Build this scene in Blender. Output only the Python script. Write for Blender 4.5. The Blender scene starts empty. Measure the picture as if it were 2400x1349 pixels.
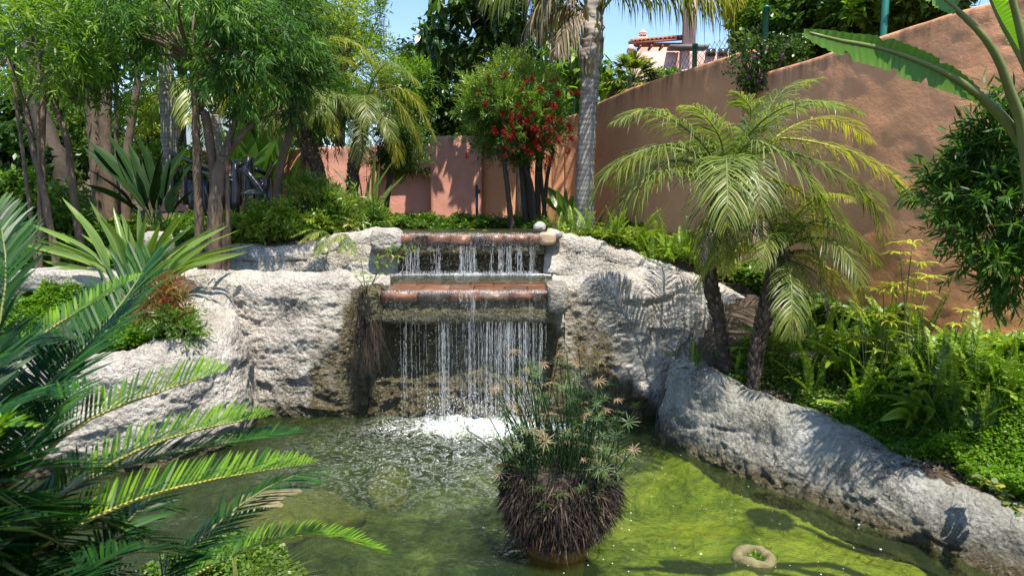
import bpy, math, random
import numpy as np
from mathutils import Vector
R = math.radians
SC = bpy.context.scene
COL = SC.collection
# ------------------------------------------------------------------ camera, sky, sun, exposure
TH = R(6.93); EYE = np.array([0., 0., 1.9]); FPX = 1600.0
cd = bpy.data.cameras.new('camera'); cam = bpy.data.objects.new('camera', cd); COL.objects.link(cam)
cam.location = EYE; cam.rotation_euler = (R(90) - TH, 0, 0)
cd.lens = 24; cd.sensor_width = 36; cd.clip_start = 0.05; cd.clip_end = 3000
cd.dof.use_dof = True; cd.dof.focus_distance = 5.8; cd.dof.aperture_fstop = 8
SC.camera = cam
SUN = np.array([0.18, -0.37, 1.0]); SUN /= np.linalg.norm(SUN)
w = bpy.data.worlds.new('World'); SC.world = w; w.use_nodes = True
nt = w.node_tree; bg = nt.nodes['Background']
sky = nt.nodes.new('ShaderNodeTexSky'); sky.sky_type = 'NISHITA'; sky.sun_disc = False
sky.sun_elevation = math.asin(SUN[2]); sky.sun_rotation = math.atan2(SUN[0], SUN[1])
sky.altitude = 50; sky.air_density = 1.0; sky.dust_density = 0.15; sky.ozone_density = 3.0
nt.links.new(sky.outputs[0], bg.inputs[0]); bg.inputs[1].default_value = 0.14
sl = bpy.data.lights.new('sun', 'SUN'); sl.energy = 5.0; sl.angle = R(0.53); sl.color = (1.0, 0.93, 0.80)
so = bpy.data.objects.new('sun', sl); COL.objects.link(so); so.location = (4, -6, 14)
so.rotation_euler = Vector(SUN).to_track_quat('Z', 'Y').to_euler()
SC.view_settings.view_transform = 'Standard'; SC.view_settings.look = 'None'
SC.view_settings.exposure = 0.95; SC.view_settings.gamma = 1.0; SC.view_settings.use_curve_mapping = False
SC.cycles.max_bounces = 10; SC.cycles.diffuse_bounces = 4; SC.cycles.transparent_max_bounces = 16
SC.cycles.caustics_reflective = False; SC.cycles.caustics_refractive = False
SC.cycles.sample_clamp_indirect = 6.0
SC.cycles.use_denoising = True

def ray(px, py):
    a = (px - 1200) / FPX; b = (674.5 - py) / FPX
    return np.array([a, math.cos(TH) + b * math.sin(TH), -math.sin(TH) + b * math.cos(TH)])
def at(px, py, Y):
    r = ray(px, py); return EYE + r * (Y / r[1])
def atz(px, py, z):
    r = ray(px, py); return EYE + r * ((z - EYE[2]) / r[2])
def rng_(s): return np.random.default_rng(s)
def nrm(a): return a / np.maximum(np.linalg.norm(a, axis=-1, keepdims=True), 1e-9)

# ------------------------------------------------------------------ numpy noise
def _h(i, j, k, s):
    n = (i * 374761393 + j * 668265263 + k * 2147483647 + s * 974711) & 0xffffffff
    n = ((n ^ (n >> 13)) * 1274126177) & 0xffffffff
    return ((n ^ (n >> 16)) & 0xffff) / 65535.0
def vn(P, s=0):
    P = np.asarray(P, float); I = np.floor(P).astype(np.int64); f = P - I; f = f * f * (3 - 2 * f)
    o = 0
    for a in (0, 1):
        wa = f[..., 0] if a else 1 - f[..., 0]
        for b in (0, 1):
            wb = f[..., 1] if b else 1 - f[..., 1]
            for c in (0, 1):
                wc = f[..., 2] if c else 1 - f[..., 2]
                o = o + wa * wb * wc * _h(I[..., 0] + a, I[..., 1] + b, I[..., 2] + c, s)
    return o * 2 - 1
def fbm(P, s=0, o=4, g=.5):
    v = 0; a = 1; P = np.asarray(P, float)
    for k in range(o):
        v = v + a * vn(P, s + k * 17); P = P * 2.03 + 5.1; a *= g
    return v
def xyz(x, y, z=0.): return np.stack(np.broadcast_arrays(x, y, z), -1).astype(float)

# ------------------------------------------------------------------ objects
WL = {}
def tagit(o, label=None, cat=None, group=None, kind=None):
    if label: o['label'] = label
    if cat: o['category'] = cat
    if group: o['group'] = group
    if kind: o['kind'] = kind
    return o
def thing(name, label, cat, loc=(0, 0, 0), group=None, rz=0.0):
    o = bpy.data.objects.new(name, None); COL.objects.link(o); o.location = loc; o.rotation_euler = (0, 0, rz)
    o.empty_display_size = .1
    WL[o] = np.array(loc, float); return tagit(o, label, cat, group)
def mesh(name, V, F, mat, attrs=None, smooth=False):
    V = np.asarray(V, np.float32)
    me = bpy.data.meshes.new(name)
    if not isinstance(F, (list, tuple)): F = [F]
    F = [np.asarray(f, np.int32) for f in F if len(f)]
    nv = len(V); idx = np.concatenate([f.ravel() for f in F])
    tot = np.concatenate([np.full(len(f), f.shape[1], np.int32) for f in F])
    st = np.concatenate([[0], np.cumsum(tot)[:-1]]).astype(np.int32)
    me.vertices.add(nv); me.vertices.foreach_set('co', V.ravel())
    me.loops.add(len(idx)); me.loops.foreach_set('vertex_index', idx)
    me.polygons.add(len(tot)); me.polygons.foreach_set('loop_start', st)
    me.polygons.foreach_set('loop_total', tot)
    if smooth: me.polygons.foreach_set('use_smooth', np.ones(len(tot), bool))
    for k, v in (attrs or {}).items():
        a = me.attributes.new(k, 'FLOAT', 'POINT'); a.data.foreach_set('value', np.asarray(v, np.float32))
    me.update(calc_edges=True)
    if mat: me.materials.append(mat)
    return me
def put(name, me, parent=None, loc=(0, 0, 0), rot=(0, 0, 0), sc=1.0):
    o = bpy.data.objects.new(name, me); COL.objects.link(o); o.location = loc; o.rotation_euler = rot
    o.scale = (sc, sc, sc) if np.isscalar(sc) else sc
    if parent is not None: o.parent = parent
    WL[o] = (WL[parent] if parent is not None else 0) + np.array(loc, float); return o
def part(name, V, F, mat, parent=None, attrs=None, smooth=False):
    """world-space geometry under an unrotated parent"""
    V = np.asarray(V, float)
    if parent is not None: V = V - WL[parent]
    return put(name, mesh(name, V, F, mat, attrs, smooth), parent)
def solo(name, V, F, mat, label, cat, loc, group=None, kind=None, attrs=None, smooth=False):
    V = np.asarray(V, float) - np.array(loc, float)
    o = put(name, mesh(name, V, F, mat, attrs, smooth), None, loc); return tagit(o, label, cat, group, kind)
def join(lst):
    """[(V,F,att)...] with triangles -> one"""
    Vs, Fs, As, n = [], [], [], 0
    for V, F, a in lst:
        V = np.asarray(V, float); Vs.append(V); Fs.append(np.asarray(F) + n)
        As.append(np.broadcast_to(np.asarray(a, float), (len(V),))); n += len(V)
    return np.concatenate(Vs), np.concatenate(Fs), np.concatenate(As)
def grid_faces(nu, nv, closed=False):
    i = np.arange(nu - (0 if closed else 1))[:, None]; j = np.arange(nv - 1)[None]
    i2 = (i + 1) % nu
    return np.stack([i * nv + j, i2 * nv + j, i2 * nv + j + 1, i * nv + j + 1], -1).reshape(-1, 4)
def tri(F4):
    F4 = np.asarray(F4); return np.concatenate([F4[:, [0, 1, 2]], F4[:, [0, 2, 3]]])
def spline(P, n):
    P = np.asarray(P, float)
    if len(P) == 2: t = np.linspace(0, 1, n)[:, None]; return P[0] * (1 - t) + P[1] * t
    Q = np.vstack([2 * P[0] - P[1], P, 2 * P[-1] - P[-2]])
    u = np.linspace(0, len(P) - 1, n); k = np.minimum(u.astype(int), len(P) - 2); f = (u - k)[:, None]
    a, b, c, d = Q[k], Q[k + 1], Q[k + 2], Q[k + 3]
    return .5 * ((2 * b) + (c - a) * f + (2 * a - 5 * b + 4 * c - d) * f ** 2 + (3 * b - 3 * c + d - a) * f ** 3)
def arclen(P, n):
    d = np.r_[0, np.cumsum(np.linalg.norm(np.diff(P, axis=0), axis=1))]
    u = np.linspace(0, d[-1], n); return np.stack([np.interp(u, d, P[:, k]) for k in range(P.shape[1])], -1)
def tube(P, rad, sides=6, n=None, cap=True, bump=0, seed=0):
    P = np.asarray(P, float); P = spline(P, n or max(4, len(P) * 3)); m = len(P)
    r = np.interp(np.linspace(0, 1, m), np.linspace(0, 1, len(np.atleast_1d(rad))), np.atleast_1d(rad))
    T = nrm(np.gradient(P, axis=0)); up = np.array([0, 0, 1.]) if abs(T[0, 2]) < .8 else np.array([0, 1., 0])
    S = nrm(np.cross(T, up)); N = np.cross(S, T)
    a = np.arange(sides) / sides * 2 * np.pi
    rr = r[:, None] * np.ones(sides)
    V = P[:, None] + rr[..., None] * (np.cos(a)[None, :, None] * S[:, None] + np.sin(a)[None, :, None] * N[:, None])
    if bump: V = V + (nrm(V - P[:, None])) * (fbm(V * 14, seed, 3) * bump)[..., None]
    V = V.reshape(-1, 3)
    i = np.arange(m - 1)[:, None] * sides; j = np.arange(sides)[None]; j2 = (j + 1) % sides
    F = np.stack([i + j, i + j2, i + sides + j2, i + sides + j], -1).reshape(-1, 4); F = tri(F)
    if cap:
        V = np.vstack([V, P[0], P[-1]]); c0, c1 = len(V) - 2, len(V) - 1; jj = np.arange(sides); k = (m - 1) * sides
        F = np.vstack([F, np.stack([np.full(sides, c0), (jj + 1) % sides, jj], -1), np.stack([np.full(sides, c1), k + jj, k + (jj + 1) % sides], -1)])
    return V, F
def boxm(c, s, rz=0, bev=0.0, wob=0, rg=None):
    """12-tri box, or a bevelled-ish one with a chamfered top"""
    x, y, z = [q / 2 for q in s]
    V = np.array([[-x, -y, -z], [x, -y, -z], [x, y, -z], [-x, y, -z], [-x, -y, z], [x, -y, z], [x, y, z], [-x, y, z]])
    F = [[0, 3, 2, 1], [4, 5, 6, 7], [0, 1, 5, 4], [1, 2, 6, 5], [2, 3, 7, 6], [3, 0, 4, 7]]
    if bev:
        b = bev
        rings = []
        for zz, k in ((-z, b), (-z + b, 0), (z - b, 0), (z, b)):
            rings.append([[-x + k, -y + k, zz], [x - k, -y + k, zz], [x - k, y - k, zz], [-x + k, y - k, zz]])
        V = np.array(rings).reshape(-1, 3); F = [[3, 2, 1, 0], [12, 13, 14, 15]]
        for r_ in range(3):
            for j in range(4): F.append([r_ * 4 + j, r_ * 4 + (j + 1) % 4, r_ * 4 + 4 + (j + 1) % 4, r_ * 4 + 4 + j])
    if wob and rg is not None: V = V + rg.normal(0, wob, V.shape)
    c_, s_ = math.cos(rz), math.sin(rz); V = V @ np.array([[c_, s_, 0], [-s_, c_, 0], [0, 0, 1]]) + np.array(c)
    return V, tri(np.array(F))
def lathe(prof, seg=16, c=(0, 0, 0)):
    prof = np.array(prof, float); a = np.arange(seg) / seg * 2 * np.pi
    V = np.stack([prof[None, :, 0] * np.cos(a)[:, None], prof[None, :, 0] * np.sin(a)[:, None], np.broadcast_to(prof[None, :, 1], (seg, len(prof)))], -1).reshape(-1, 3) + np.array(c)
    return V, tri(grid_faces(seg, len(prof), True))
def ico(sub=2):
    import bmesh
    bm = bmesh.new(); bmesh.ops.create_icosphere(bm, subdivisions=sub, radius=1)
    V = np.array([v.co[:] for v in bm.verts]); F = np.array([[v.index for v in f.verts] for f in bm.faces]); bm.free(); return V, F
ICO1, ICO2, ICO3, ICO4 = ico(1), ico(2), ico(3), ico(4)
def scatter_tmpl(tV, tF, pos, sc, rg, att=None, squash=(1, 1, 1)):
    n = len(pos); a = rg.uniform(0, 6.28, n); c, s = np.cos(a), np.sin(a)
    v = tV[None] * np.asarray(sc).reshape(n, -1)[:, None, :] * np.array(squash)
    x = v[..., 0] * c[:, None] - v[..., 1] * s[:, None]; y = v[..., 0] * s[:, None] + v[..., 1] * c[:, None]
    V = np.stack([x, y, v[..., 2]], -1) + pos[:, None]
    F = tF[None] + (np.arange(n) * len(tV))[:, None, None]
    A = np.repeat(rg.random(n) if att is None else att, len(tV))
    return V.reshape(-1, 3), F.reshape(-1, 3), A

# ------------------------------------------------------------------ leaves
def leaves(P, D, L, W, rg, droop=0., rnd=None, seg=1, upb=.6, fold=.0):
    n = len(P); L = np.broadcast_to(L, (n,))[:, None]; W = np.broadcast_to(W, (n,))[:, None]
    D = nrm(D); up = nrm(rg.normal(0, 1, (n, 3)) * (1 - upb) + np.array([0, 0, upb])); S = nrm(np.cross(D, up)); N = np.cross(S, D)
    g = np.array([0, 0, -1.])
    rnd = rg.random(n) if rnd is None else rnd
    if seg == 1:
        m = P + D * L * .45 + N * L * fold
        T = P + D * L + g * L * droop
        V = np.stack([P, m + S * W / 2, T, m - S * W / 2], 1); F = np.array([[0, 1, 2], [0, 2, 3]])
        k = 4
    else:
        m1 = P + D * L * .3; m2 = P + D * L * .68 + g * L * droop * .4; T = P + D * L * .97 + g * L * droop
        V = np.stack([P, m1 + S * W * .48, m2 + S * W * .42, T, m2 - S * W * .42, m1 - S * W * .48], 1)
        F = np.array([[0, 1, 5], [1, 2, 4], [1, 4, 5], [2, 3, 4]]); k = 6
    F = F[None] + (np.arange(n) * k)[:, None, None]
    return V.reshape(-1, 3), F.reshape(-1, 3), np.repeat(rnd, k)
def foliage(rg, C, Rr, clumps=30, twigs=14, lpt=9, L=.09, W=.014, tl=.2, up=.2, droop=.2, spread=.7, shell=.55, cr=.3, seg=1, sag=0., whorl=False, wild=.6, upb=.55, zlo=-1.0, ends=False):
    C = np.asarray(C, float); Rr = np.asarray(Rr, float) * np.ones(3)
    u = nrm(rg.normal(0, 1, (clumps, 3))); u[:, 2] = np.maximum(u[:, 2], zlo)
    rad = (shell ** 3 + (1 - shell ** 3) * rg.random(clumps)) ** (1 / 3)
    cc = C + u * rad[:, None] * Rr * (1 + .12 * rg.normal(0, 1, (clumps, 1)))
    crad = cr * Rr.mean() * rg.uniform(.6, 1.3, clumps)
    cv = rg.random(clumps)
    k = np.repeat(np.arange(clumps), twigs); nT = len(k)
    off = nrm(rg.normal(0, 1, (nT, 3))) * rg.random((nT, 1)) ** .5
    p = cc[k] + off * crad[k][:, None]
    d = nrm(nrm((p - C) / Rr) * .6 + off * .5 + rg.normal(0, wild, (nT, 3)) * .6 + np.array([0, 0, up]))
    tlen = tl * rg.uniform(.6, 1.3, nT)
    kk = np.repeat(np.arange(nT), lpt); t = np.tile((np.arange(lpt) + .5) / lpt, nT) if not whorl else np.ones(nT * lpt)
    pos = p[kk] + d[kk] * (tlen[kk] * t)[:, None] + np.array([0, 0, -1.]) * (sag * tlen[kk] * t * t)[:, None]
    q = rg.normal(0, 1, (len(kk), 3)); q = nrm(q - d[kk] * np.sum(q * d[kk], 1, keepdims=True))
    ld = d[kk] * (.7 if not whorl else .12) + q * spread + np.array([0, 0, -droop])
    r = np.clip(.55 * cv[k][kk] + .45 * rg.random(len(kk)), 0, 1)
    out = leaves(pos, ld, L * rg.uniform(.65, 1.2, len(kk)), W * rg.uniform(.7, 1.2, len(kk)), rg, droop * .35, r, seg, upb)
    if ends: return out, cc, (p, p + d * tlen[:, None])
    return out, cc
def frond(P, n=34, L=.2, W=.014, ang=55, droop=.2, vee=.15, rg=None, prof=None, start=.12, rr=.006, jit=.05, upv=(0, 0, 1), base_spine=False, twist=0, nseg=3):
    """leaflets (V,F,rnd) and rachis (V,F) along a curve"""
    rg = rg or rng_(1); C = arclen(spline(P, 50), 50); T = nrm(np.gradient(C, axis=0))
    up = np.array(upv, float); S = nrm(np.cross(T, up)); N = nrm(np.cross(S, T))
    t = np.linspace(start, 1, n); u = t * 49; i = np.minimum(u.astype(int), 48); f = (u - i)[:, None]
    lp = lambda A: A[i] * (1 - f) + A[i + 1] * f
    s = (t - start) / (1 - start)
    if prof is None: prof = lambda s: np.clip(np.sin(np.pi * (0.16 + .80 * s)) ** .8, .15, 1)
    allV, allF, allA = [], [], []
    for side in (-1, 1):
        m = n; aa = R(ang) * (1 - .45 * s) + rg.normal(0, jit, m)
        c, tt, ss, nn = lp(C), nrm(lp(T)), nrm(lp(S)) * side, nrm(lp(N))
        Ld = (L * prof(s) * rg.uniform(.88, 1.08, m))[:, None]
        D = nrm(tt * np.cos(aa)[:, None] + ss * np.sin(aa)[:, None] + nn * (vee + rg.normal(0, jit, m))[:, None])
        g = np.array([0, 0, -1.]); Wd = (W * (0.6 + .4 * prof(s)))[:, None]
        Wv = nrm(np.cross(D, nn)) ; Wv = nrm(Wv + nn * rg.normal(0, .25, (m, 1)) + nn * twist)
        dr = droop * rg.uniform(.7, 1.3, (m, 1))
        p1 = c + D * Ld * .38 + g * Ld * dr * .12; p2 = c + D * Ld * .72 + g * Ld * dr * .5; p3 = c + D * Ld * (1 - dr * .2) + g * Ld * dr
        if nseg == 3:
            V = np.stack([c - Wv * Wd * .3, c + Wv * Wd * .3, p1 - Wv * Wd * .5, p1 + Wv * Wd * .5, p2 - Wv * Wd * .38, p2 + Wv * Wd * .38, p3], 1); k = 7
            Fq = np.array([[0, 1, 3], [0, 3, 2], [2, 3, 5], [2, 5, 4], [4, 5, 6]])
        else:
            V = np.stack([c, p1 - Wv * Wd * .5, p1 + Wv * Wd * .5, p3], 1); k = 4; Fq = np.array([[0, 2, 3], [0, 3, 1]])
        F = Fq[None] + (np.arange(m) * k)[:, None, None]
        allV.append(V.reshape(-1, 3)); allF.append(F.reshape(-1, 3)); allA.append(np.repeat(np.clip(rg.random(m) * .6 + s * .35, 0, 1), k))
    lf = join(list(zip(allV, allF, allA)))
    return lf, tube(C[::5], [rr, rr * .9, rr * .55, rr * .25], 4, 12, cap=False)
def blade(P, W, fold=.25, rg=None, prof=None, n=9, wave=0., upv=(0, 0, 1), tipw=.0, nrmtilt=0., thick=0.0):
    """broad leaf along a curve: 5 points across (V, F, rnd)"""
    rg = rg or rng_(1); C = arclen(spline(P, 30), n); T = nrm(np.gradient(C, axis=0)); S = nrm(np.cross(T, np.array(upv, float))); N = nrm(np.cross(S, T))
    if nrmtilt: S, N = S * math.cos(nrmtilt) + N * math.sin(nrmtilt), N * math.cos(nrmtilt) - S * math.sin(nrmtilt)
    s = np.linspace(0, 1, n)
    if prof is None: prof = lambda s: np.sin(np.pi * np.clip(s, 0, 1) ** .8) ** .75
    w = W * np.clip(prof(s), .03, 1); V = []
    for k, q in enumerate((-1, -.55, 0, .55, 1)):
        wv = wave * W * np.sin(s * 19 + q * 3 + rg.uniform(0, 6)) * abs(q)
        V.append(C + S * (w * q / 2)[:, None] + N * (fold * w * abs(q) * .5 + wv)[:, None])
    V = np.stack(V, 1).reshape(-1, 3); F = tri(grid_faces(n, 5))
    return V, F, np.tile(np.array([0.75, .5, .1, .5, .75]), n)
# ------------------------------------------------------------------ materials
def newmat(name):
    m = bpy.data.materials.new(name); m.use_nodes = True; n = m.node_tree; n.nodes.clear()
    out = n.nodes.new('ShaderNodeOutputMaterial'); return m, n, out
def N_(n, t, **k):
    x = n.nodes.new(t)
    for a, b in k.items():
        if a in x.bl_rna.properties: setattr(x, a, b)
        else: x.inputs[a.replace('_', ' ')].default_value = b
    return x
def ramp(n, stops):
    r = n.nodes.new('ShaderNodeValToRGB'); e = r.color_ramp.elements
    while len(e) < len(stops): e.new(.5)
    for i, (p, c) in enumerate(stops): e[i].position = p; e[i].color = (*c, 1) if len(c) == 3 else c
    return r
def L_(n, a, b): n.links.new(a, b)
def noise(n, scale, detail=4, rough=.6, co=None, dist=0.):
    x = n.nodes.new('ShaderNodeTexNoise'); x.inputs['Scale'].default_value = scale; x.inputs['Detail'].default_value = detail
    x.inputs['Roughness'].default_value = rough; x.inputs['Distortion'].default_value = dist
    if co: L_(n, co, x.inputs['Vector'])
    return x
def gpos(n): return n.nodes.new('ShaderNodeNewGeometry').outputs['Position']
def mixc(n, a, b, f, mode='MIX'):
    x = n.nodes.new('ShaderNodeMix'); x.data_type = 'RGBA'; x.blend_type = mode
    for s, v in ((6, a), (7, b), (0, f)):
        if isinstance(v, (int, float)): x.inputs[s].default_value = v
        elif isinstance(v, tuple): x.inputs[s].default_value = (*v, 1)
        else: L_(n, v, x.inputs[s])
    return x.outputs[2]
def mth(n, op, a, b=None, c=None, clamp=False):
    x = n.nodes.new('ShaderNodeMath'); x.operation = op; x.use_clamp = clamp
    for i, v in enumerate((a, b, c)):
        if v is None: continue
        if isinstance(v, (int, float)): x.inputs[i].default_value = v
        else: L_(n, v, x.inputs[i])
    return x.outputs[0]
def attr(n, name):
    x = n.nodes.new('ShaderNodeAttribute'); x.attribute_name = name; return x.outputs['Fac']
def bump(n, h, strength=.5, dist=.02, nrm_=None):
    b = n.nodes.new('ShaderNodeBump'); b.inputs['Strength'].default_value = strength; b.inputs['Distance'].default_value = dist
    L_(n, h, b.inputs['Height'])
    if nrm_: L_(n, nrm_, b.inputs['Normal'])
    return b.outputs[0]

def leafmat(name, cols, rough=.38, trans=.32, spec=.5, tcol=1.35, veins=False):
    m, n, out = newmat(name)
    a = attr(n, 'rnd'); k = len(cols)
    r = ramp(n, [(i / (k - 1), c) for i, c in enumerate(cols)]); L_(n, a, r.inputs[0])
    oi = n.nodes.new('ShaderNodeObjectInfo')
    hs = n.nodes.new('ShaderNodeHueSaturation'); L_(n, r.outputs[0], hs.inputs['Color'])
    mr = n.nodes.new('ShaderNodeMapRange'); L_(n, oi.outputs['Random'], mr.inputs[0]); mr.inputs[3].default_value = .8; mr.inputs[4].default_value = 1.2
    L_(n, mr.outputs[0], hs.inputs['Value'])
    no = noise(n, 6, 3, .6, gpos(n)); base = mixc(n, hs.outputs[0], tuple(np.array(cols[0]) * .6), mth(n, 'MULTIPLY', mth(n, 'SUBTRACT', no.outputs[0], .45, clamp=True), 1.6, clamp=True))
    p = N_(n, 'ShaderNodeBsdfPrincipled', Roughness=rough); p.inputs['Specular IOR Level'].default_value = spec
    L_(n, base, p.inputs['Base Color'])
    t = n.nodes.new('ShaderNodeBsdfTranslucent'); tc = mixc(n, base, (tcol * 1.1, tcol * 1.2, tcol * .45), 1.0, 'MULTIPLY'); L_(n, tc, t.inputs[0])
    mx = n.nodes.new('ShaderNodeMixShader'); mx.inputs[0].default_value = trans
    L_(n, p.outputs[0], mx.inputs[1]); L_(n, t.outputs[0], mx.inputs[2]); L_(n, mx.outputs[0], out.inputs[0]); return m
def plain(name, col, rough=.7, col2=None, scale=8, bmp=.3, bs=30, metal=0, spec=.5):
    m, n, out = newmat(name); g = gpos(n)
    p = N_(n, 'ShaderNodeBsdfPrincipled', Roughness=rough, Metallic=metal); p.inputs['Specular IOR Level'].default_value = spec
    no = noise(n, scale, 5, .65, g); c2 = col2 or tuple(np.array(col) * .6)
    mp = ramp(n, [(.35, col), (.7, c2)]); L_(n, no.outputs[0], mp.inputs[0]); L_(n, mp.outputs[0], p.inputs['Base Color'])
    if bmp: L_(n, bump(n, noise(n, bs, 4, .7, g).outputs[0], bmp, .01), p.inputs['Normal'])
    L_(n, p.outputs[0], out.inputs[0]); return m
def bark(name, c1, c2, ring=0, rough=.85, zs=.35, bs=60):
    m, n, out = newmat(name); g = gpos(n)
    mp = n.nodes.new('ShaderNodeMapping'); mp.inputs['Scale'].default_value = (1, 1, zs); L_(n, g, mp.inputs[0])
    no = noise(n, 22, 6, .7, mp.outputs[0]); big = noise(n, 5, 3, .6, g)
    h = no.outputs[0]
    if ring:
        wv = n.nodes.new('ShaderNodeTexWave'); wv.bands_direction = 'Z'; wv.inputs['Scale'].default_value = ring; wv.inputs['Distortion'].default_value = 2.5
        wv.inputs['Detail'].default_value = 3; L_(n, g, wv.inputs[0]); h = mth(n, 'ADD', mth(n, 'MULTIPLY', wv.outputs[1], .28), mth(n, 'MULTIPLY', no.outputs[0], 1.0))
    r = ramp(n, [(.3, c2), (.65, c1)]); L_(n, mth(n, 'MULTIPLY', mth(n, 'ADD', h, big.outputs[0]), .52), r.inputs[0])
    p = N_(n, 'ShaderNodeBsdfPrincipled', Roughness=rough); L_(n, r.outputs[0], p.inputs['Base Color'])
    L_(n, bump(n, h, .45 if ring else .9, .02), p.inputs['Normal']); L_(n, p.outputs[0], out.inputs[0]); return m

M = {}
# sprayed artificial rock: pinkish grey-white, popcorn grit; attrs wet (dark mossy) and dirt
def rockmat(name, c1, c2, c3):
    m, n, out = newmat(name); g = gpos(n)
    fine = noise(n, 60, 6, .75, g); mid = noise(n, 9, 5, .6, g); big = noise(n, 2.2, 4, .6, g)
    vo = n.nodes.new('ShaderNodeTexVoronoi'); vo.inputs['Scale'].default_value = 34; vo.feature = 'SMOOTH_F1'
    wob = n.nodes.new('ShaderNodeVectorMath'); wob.operation = 'ADD'; sc_ = n.nodes.new('ShaderNodeVectorMath'); sc_.operation = 'SCALE'
    L_(n, noise(n, 25, 3, .6, g).outputs[1], sc_.inputs[0]); sc_.inputs[3].default_value = .05
    L_(n, g, wob.inputs[0]); L_(n, sc_.outputs[0], wob.inputs[1]); L_(n, wob.outputs[0], vo.inputs[0])
    r = ramp(n, [(.3, c3), (.5, c2), (.68, c1)]); L_(n, mth(n, 'MULTIPLY', mth(n, 'ADD', mid.outputs[0], big.outputs[0]), .5), r.inputs[0])
    pits = mth(n, 'MULTIPLY', mth(n, 'SUBTRACT', .42, fine.outputs[0], clamp=True), 5, clamp=True)
    col = mixc(n, r.outputs[0], tuple(np.array(c3) * .35), pits)
    # cool lime bloom patches and dirty streaks (vertical)
    mp = n.nodes.new('ShaderNodeMapping'); mp.inputs['Scale'].default_value = (1, 1, .14); L_(n, g, mp.inputs[0])
    st = noise(n, 11, 4, .7, mp.outputs[0]); stm = mth(n, 'MULTIPLY', mth(n, 'SUBTRACT', st.outputs[0], .56, clamp=True), 3.2, clamp=True)
    col = mixc(n, col, (.16, .125, .085), mth(n, 'MULTIPLY', stm, .6))
    dirt = attr(n, 'dirt'); dn = mth(n, 'MULTIPLY', dirt, mth(n, 'MULTIPLY', mth(n, 'SUBTRACT', fine.outputs[0], .40, clamp=True), 6, clamp=True), clamp=True)
    col = mixc(n, col, (.05, .042, .028), dn)
    wet = attr(n, 'wet'); wn = mth(n, 'MULTIPLY', wet, mth(n, 'ADD', .7, mid.outputs[0]), clamp=True)
    wr = ramp(n, [(.3, (.02, .017, .008)), (.46, (.07, .055, .022)), (.58, (.14, .115, .065)), (.74, (.34, .30, .22))])
    L_(n, mth(n, 'ADD', mth(n, 'MULTIPLY', noise(n, 16, 5, .75, mp.outputs[0]).outputs[0], .6), mth(n, 'MULTIPLY', fine.outputs[0], .42)), wr.inputs[0])
    col = mixc(n, col, wr.outputs[0], wn)
    p = N_(n, 'ShaderNodeBsdfPrincipled', Roughness=.9); L_(n, col, p.inputs['Base Color'])
    L_(n, mth(n, 'SUBTRACT', .9, mth(n, 'MULTIPLY', wn, .62)), p.inputs['Roughness'])
    h = mth(n, 'ADD', mth(n, 'MULTIPLY', vo.outputs[0], -1.3), mth(n, 'MULTIPLY', fine.outputs[0], 1.0))
    L_(n, bump(n, h, 1.0, .03), p.inputs['Normal']); L_(n, p.outputs[0], out.inputs[0]); return m
M['rock'] = rockmat('sprayed rock', (.70, .65, .58), (.58, .53, .47), (.34, .30, .25))
M['rockg'] = rockmat('grey green rock', (.56, .55, .51), (.43, .42, .37), (.24, .22, .17))
# stucco
def stucco(name, c1, c2, rough_=1.0):
    m, n, out = newmat(name); g = gpos(n)
    big = noise(n, 1.3, 5, .6, g); mid = noise(n, 7, 5, .6, g); fine = noise(n, 120, 4, .7, g)
    r = ramp(n, [(.35, c2), (.62, c1)]); L_(n, mth(n, 'MULTIPLY', mth(n, 'ADD', big.outputs[0], mid.outputs[0]), .5), r.inputs[0])
    mp = n.nodes.new('ShaderNodeMapping'); mp.inputs['Scale'].default_value = (1, 1, .07); L_(n, g, mp.inputs[0])
    st = noise(n, 9, 4, .65, mp.outputs[0]); top = attr(n, 'dirt')
    f = mth(n, 'MULTIPLY', top, mth(n, 'MULTIPLY', mth(n, 'SUBTRACT', st.outputs[0], .42, clamp=True), 4.5, clamp=True), clamp=True)
    col = mixc(n, r.outputs[0], (.10, .06, .04), mth(n, 'MULTIPLY', f, .75))
    low = attr(n, 'wet'); col = mixc(n, col, (.40, .16, .035), mth(n, 'MULTIPLY', low, mth(n, 'MULTIPLY', mid.outputs[0], 1.2), clamp=True))
    sp = n.nodes.new('ShaderNodeTexVoronoi'); sp.inputs['Scale'].default_value = 3.1; L_(n, g, sp.inputs[0])
    col = mixc(n, col, (.08, .05, .035), mth(n, 'MULTIPLY', mth(n, 'SUBTRACT', .035, sp.outputs[0], clamp=True), 30, clamp=True))
    p = N_(n, 'ShaderNodeBsdfPrincipled', Roughness=.92); L_(n, col, p.inputs['Base Color']); p.inputs['Specular IOR Level'].default_value = .2
    h = mth(n, 'ADD', mth(n, 'MULTIPLY', fine.outputs[0], .35), mth(n, 'MULTIPLY', noise(n, 28, 4, .6, g).outputs[0], .9))
    L_(n, bump(n, h, .5 * rough_, .012), p.inputs['Normal']); L_(n, p.outputs[0], out.inputs[0]); return m
M['stucco'] = stucco('terracotta stucco', (.66, .33, .185), (.60, .285, .15))
M['pink'] = stucco('salmon stucco', (.62, .30, .23), (.55, .25, .18))
M['house'] = stucco('pale pink render', (.66, .42, .37), (.60, .37, .32))
M['soil'] = plain('soil', (.085, .058, .036), .95, (.030, .022, .014), 7, .8, 25)
M['tile'] = None
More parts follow.
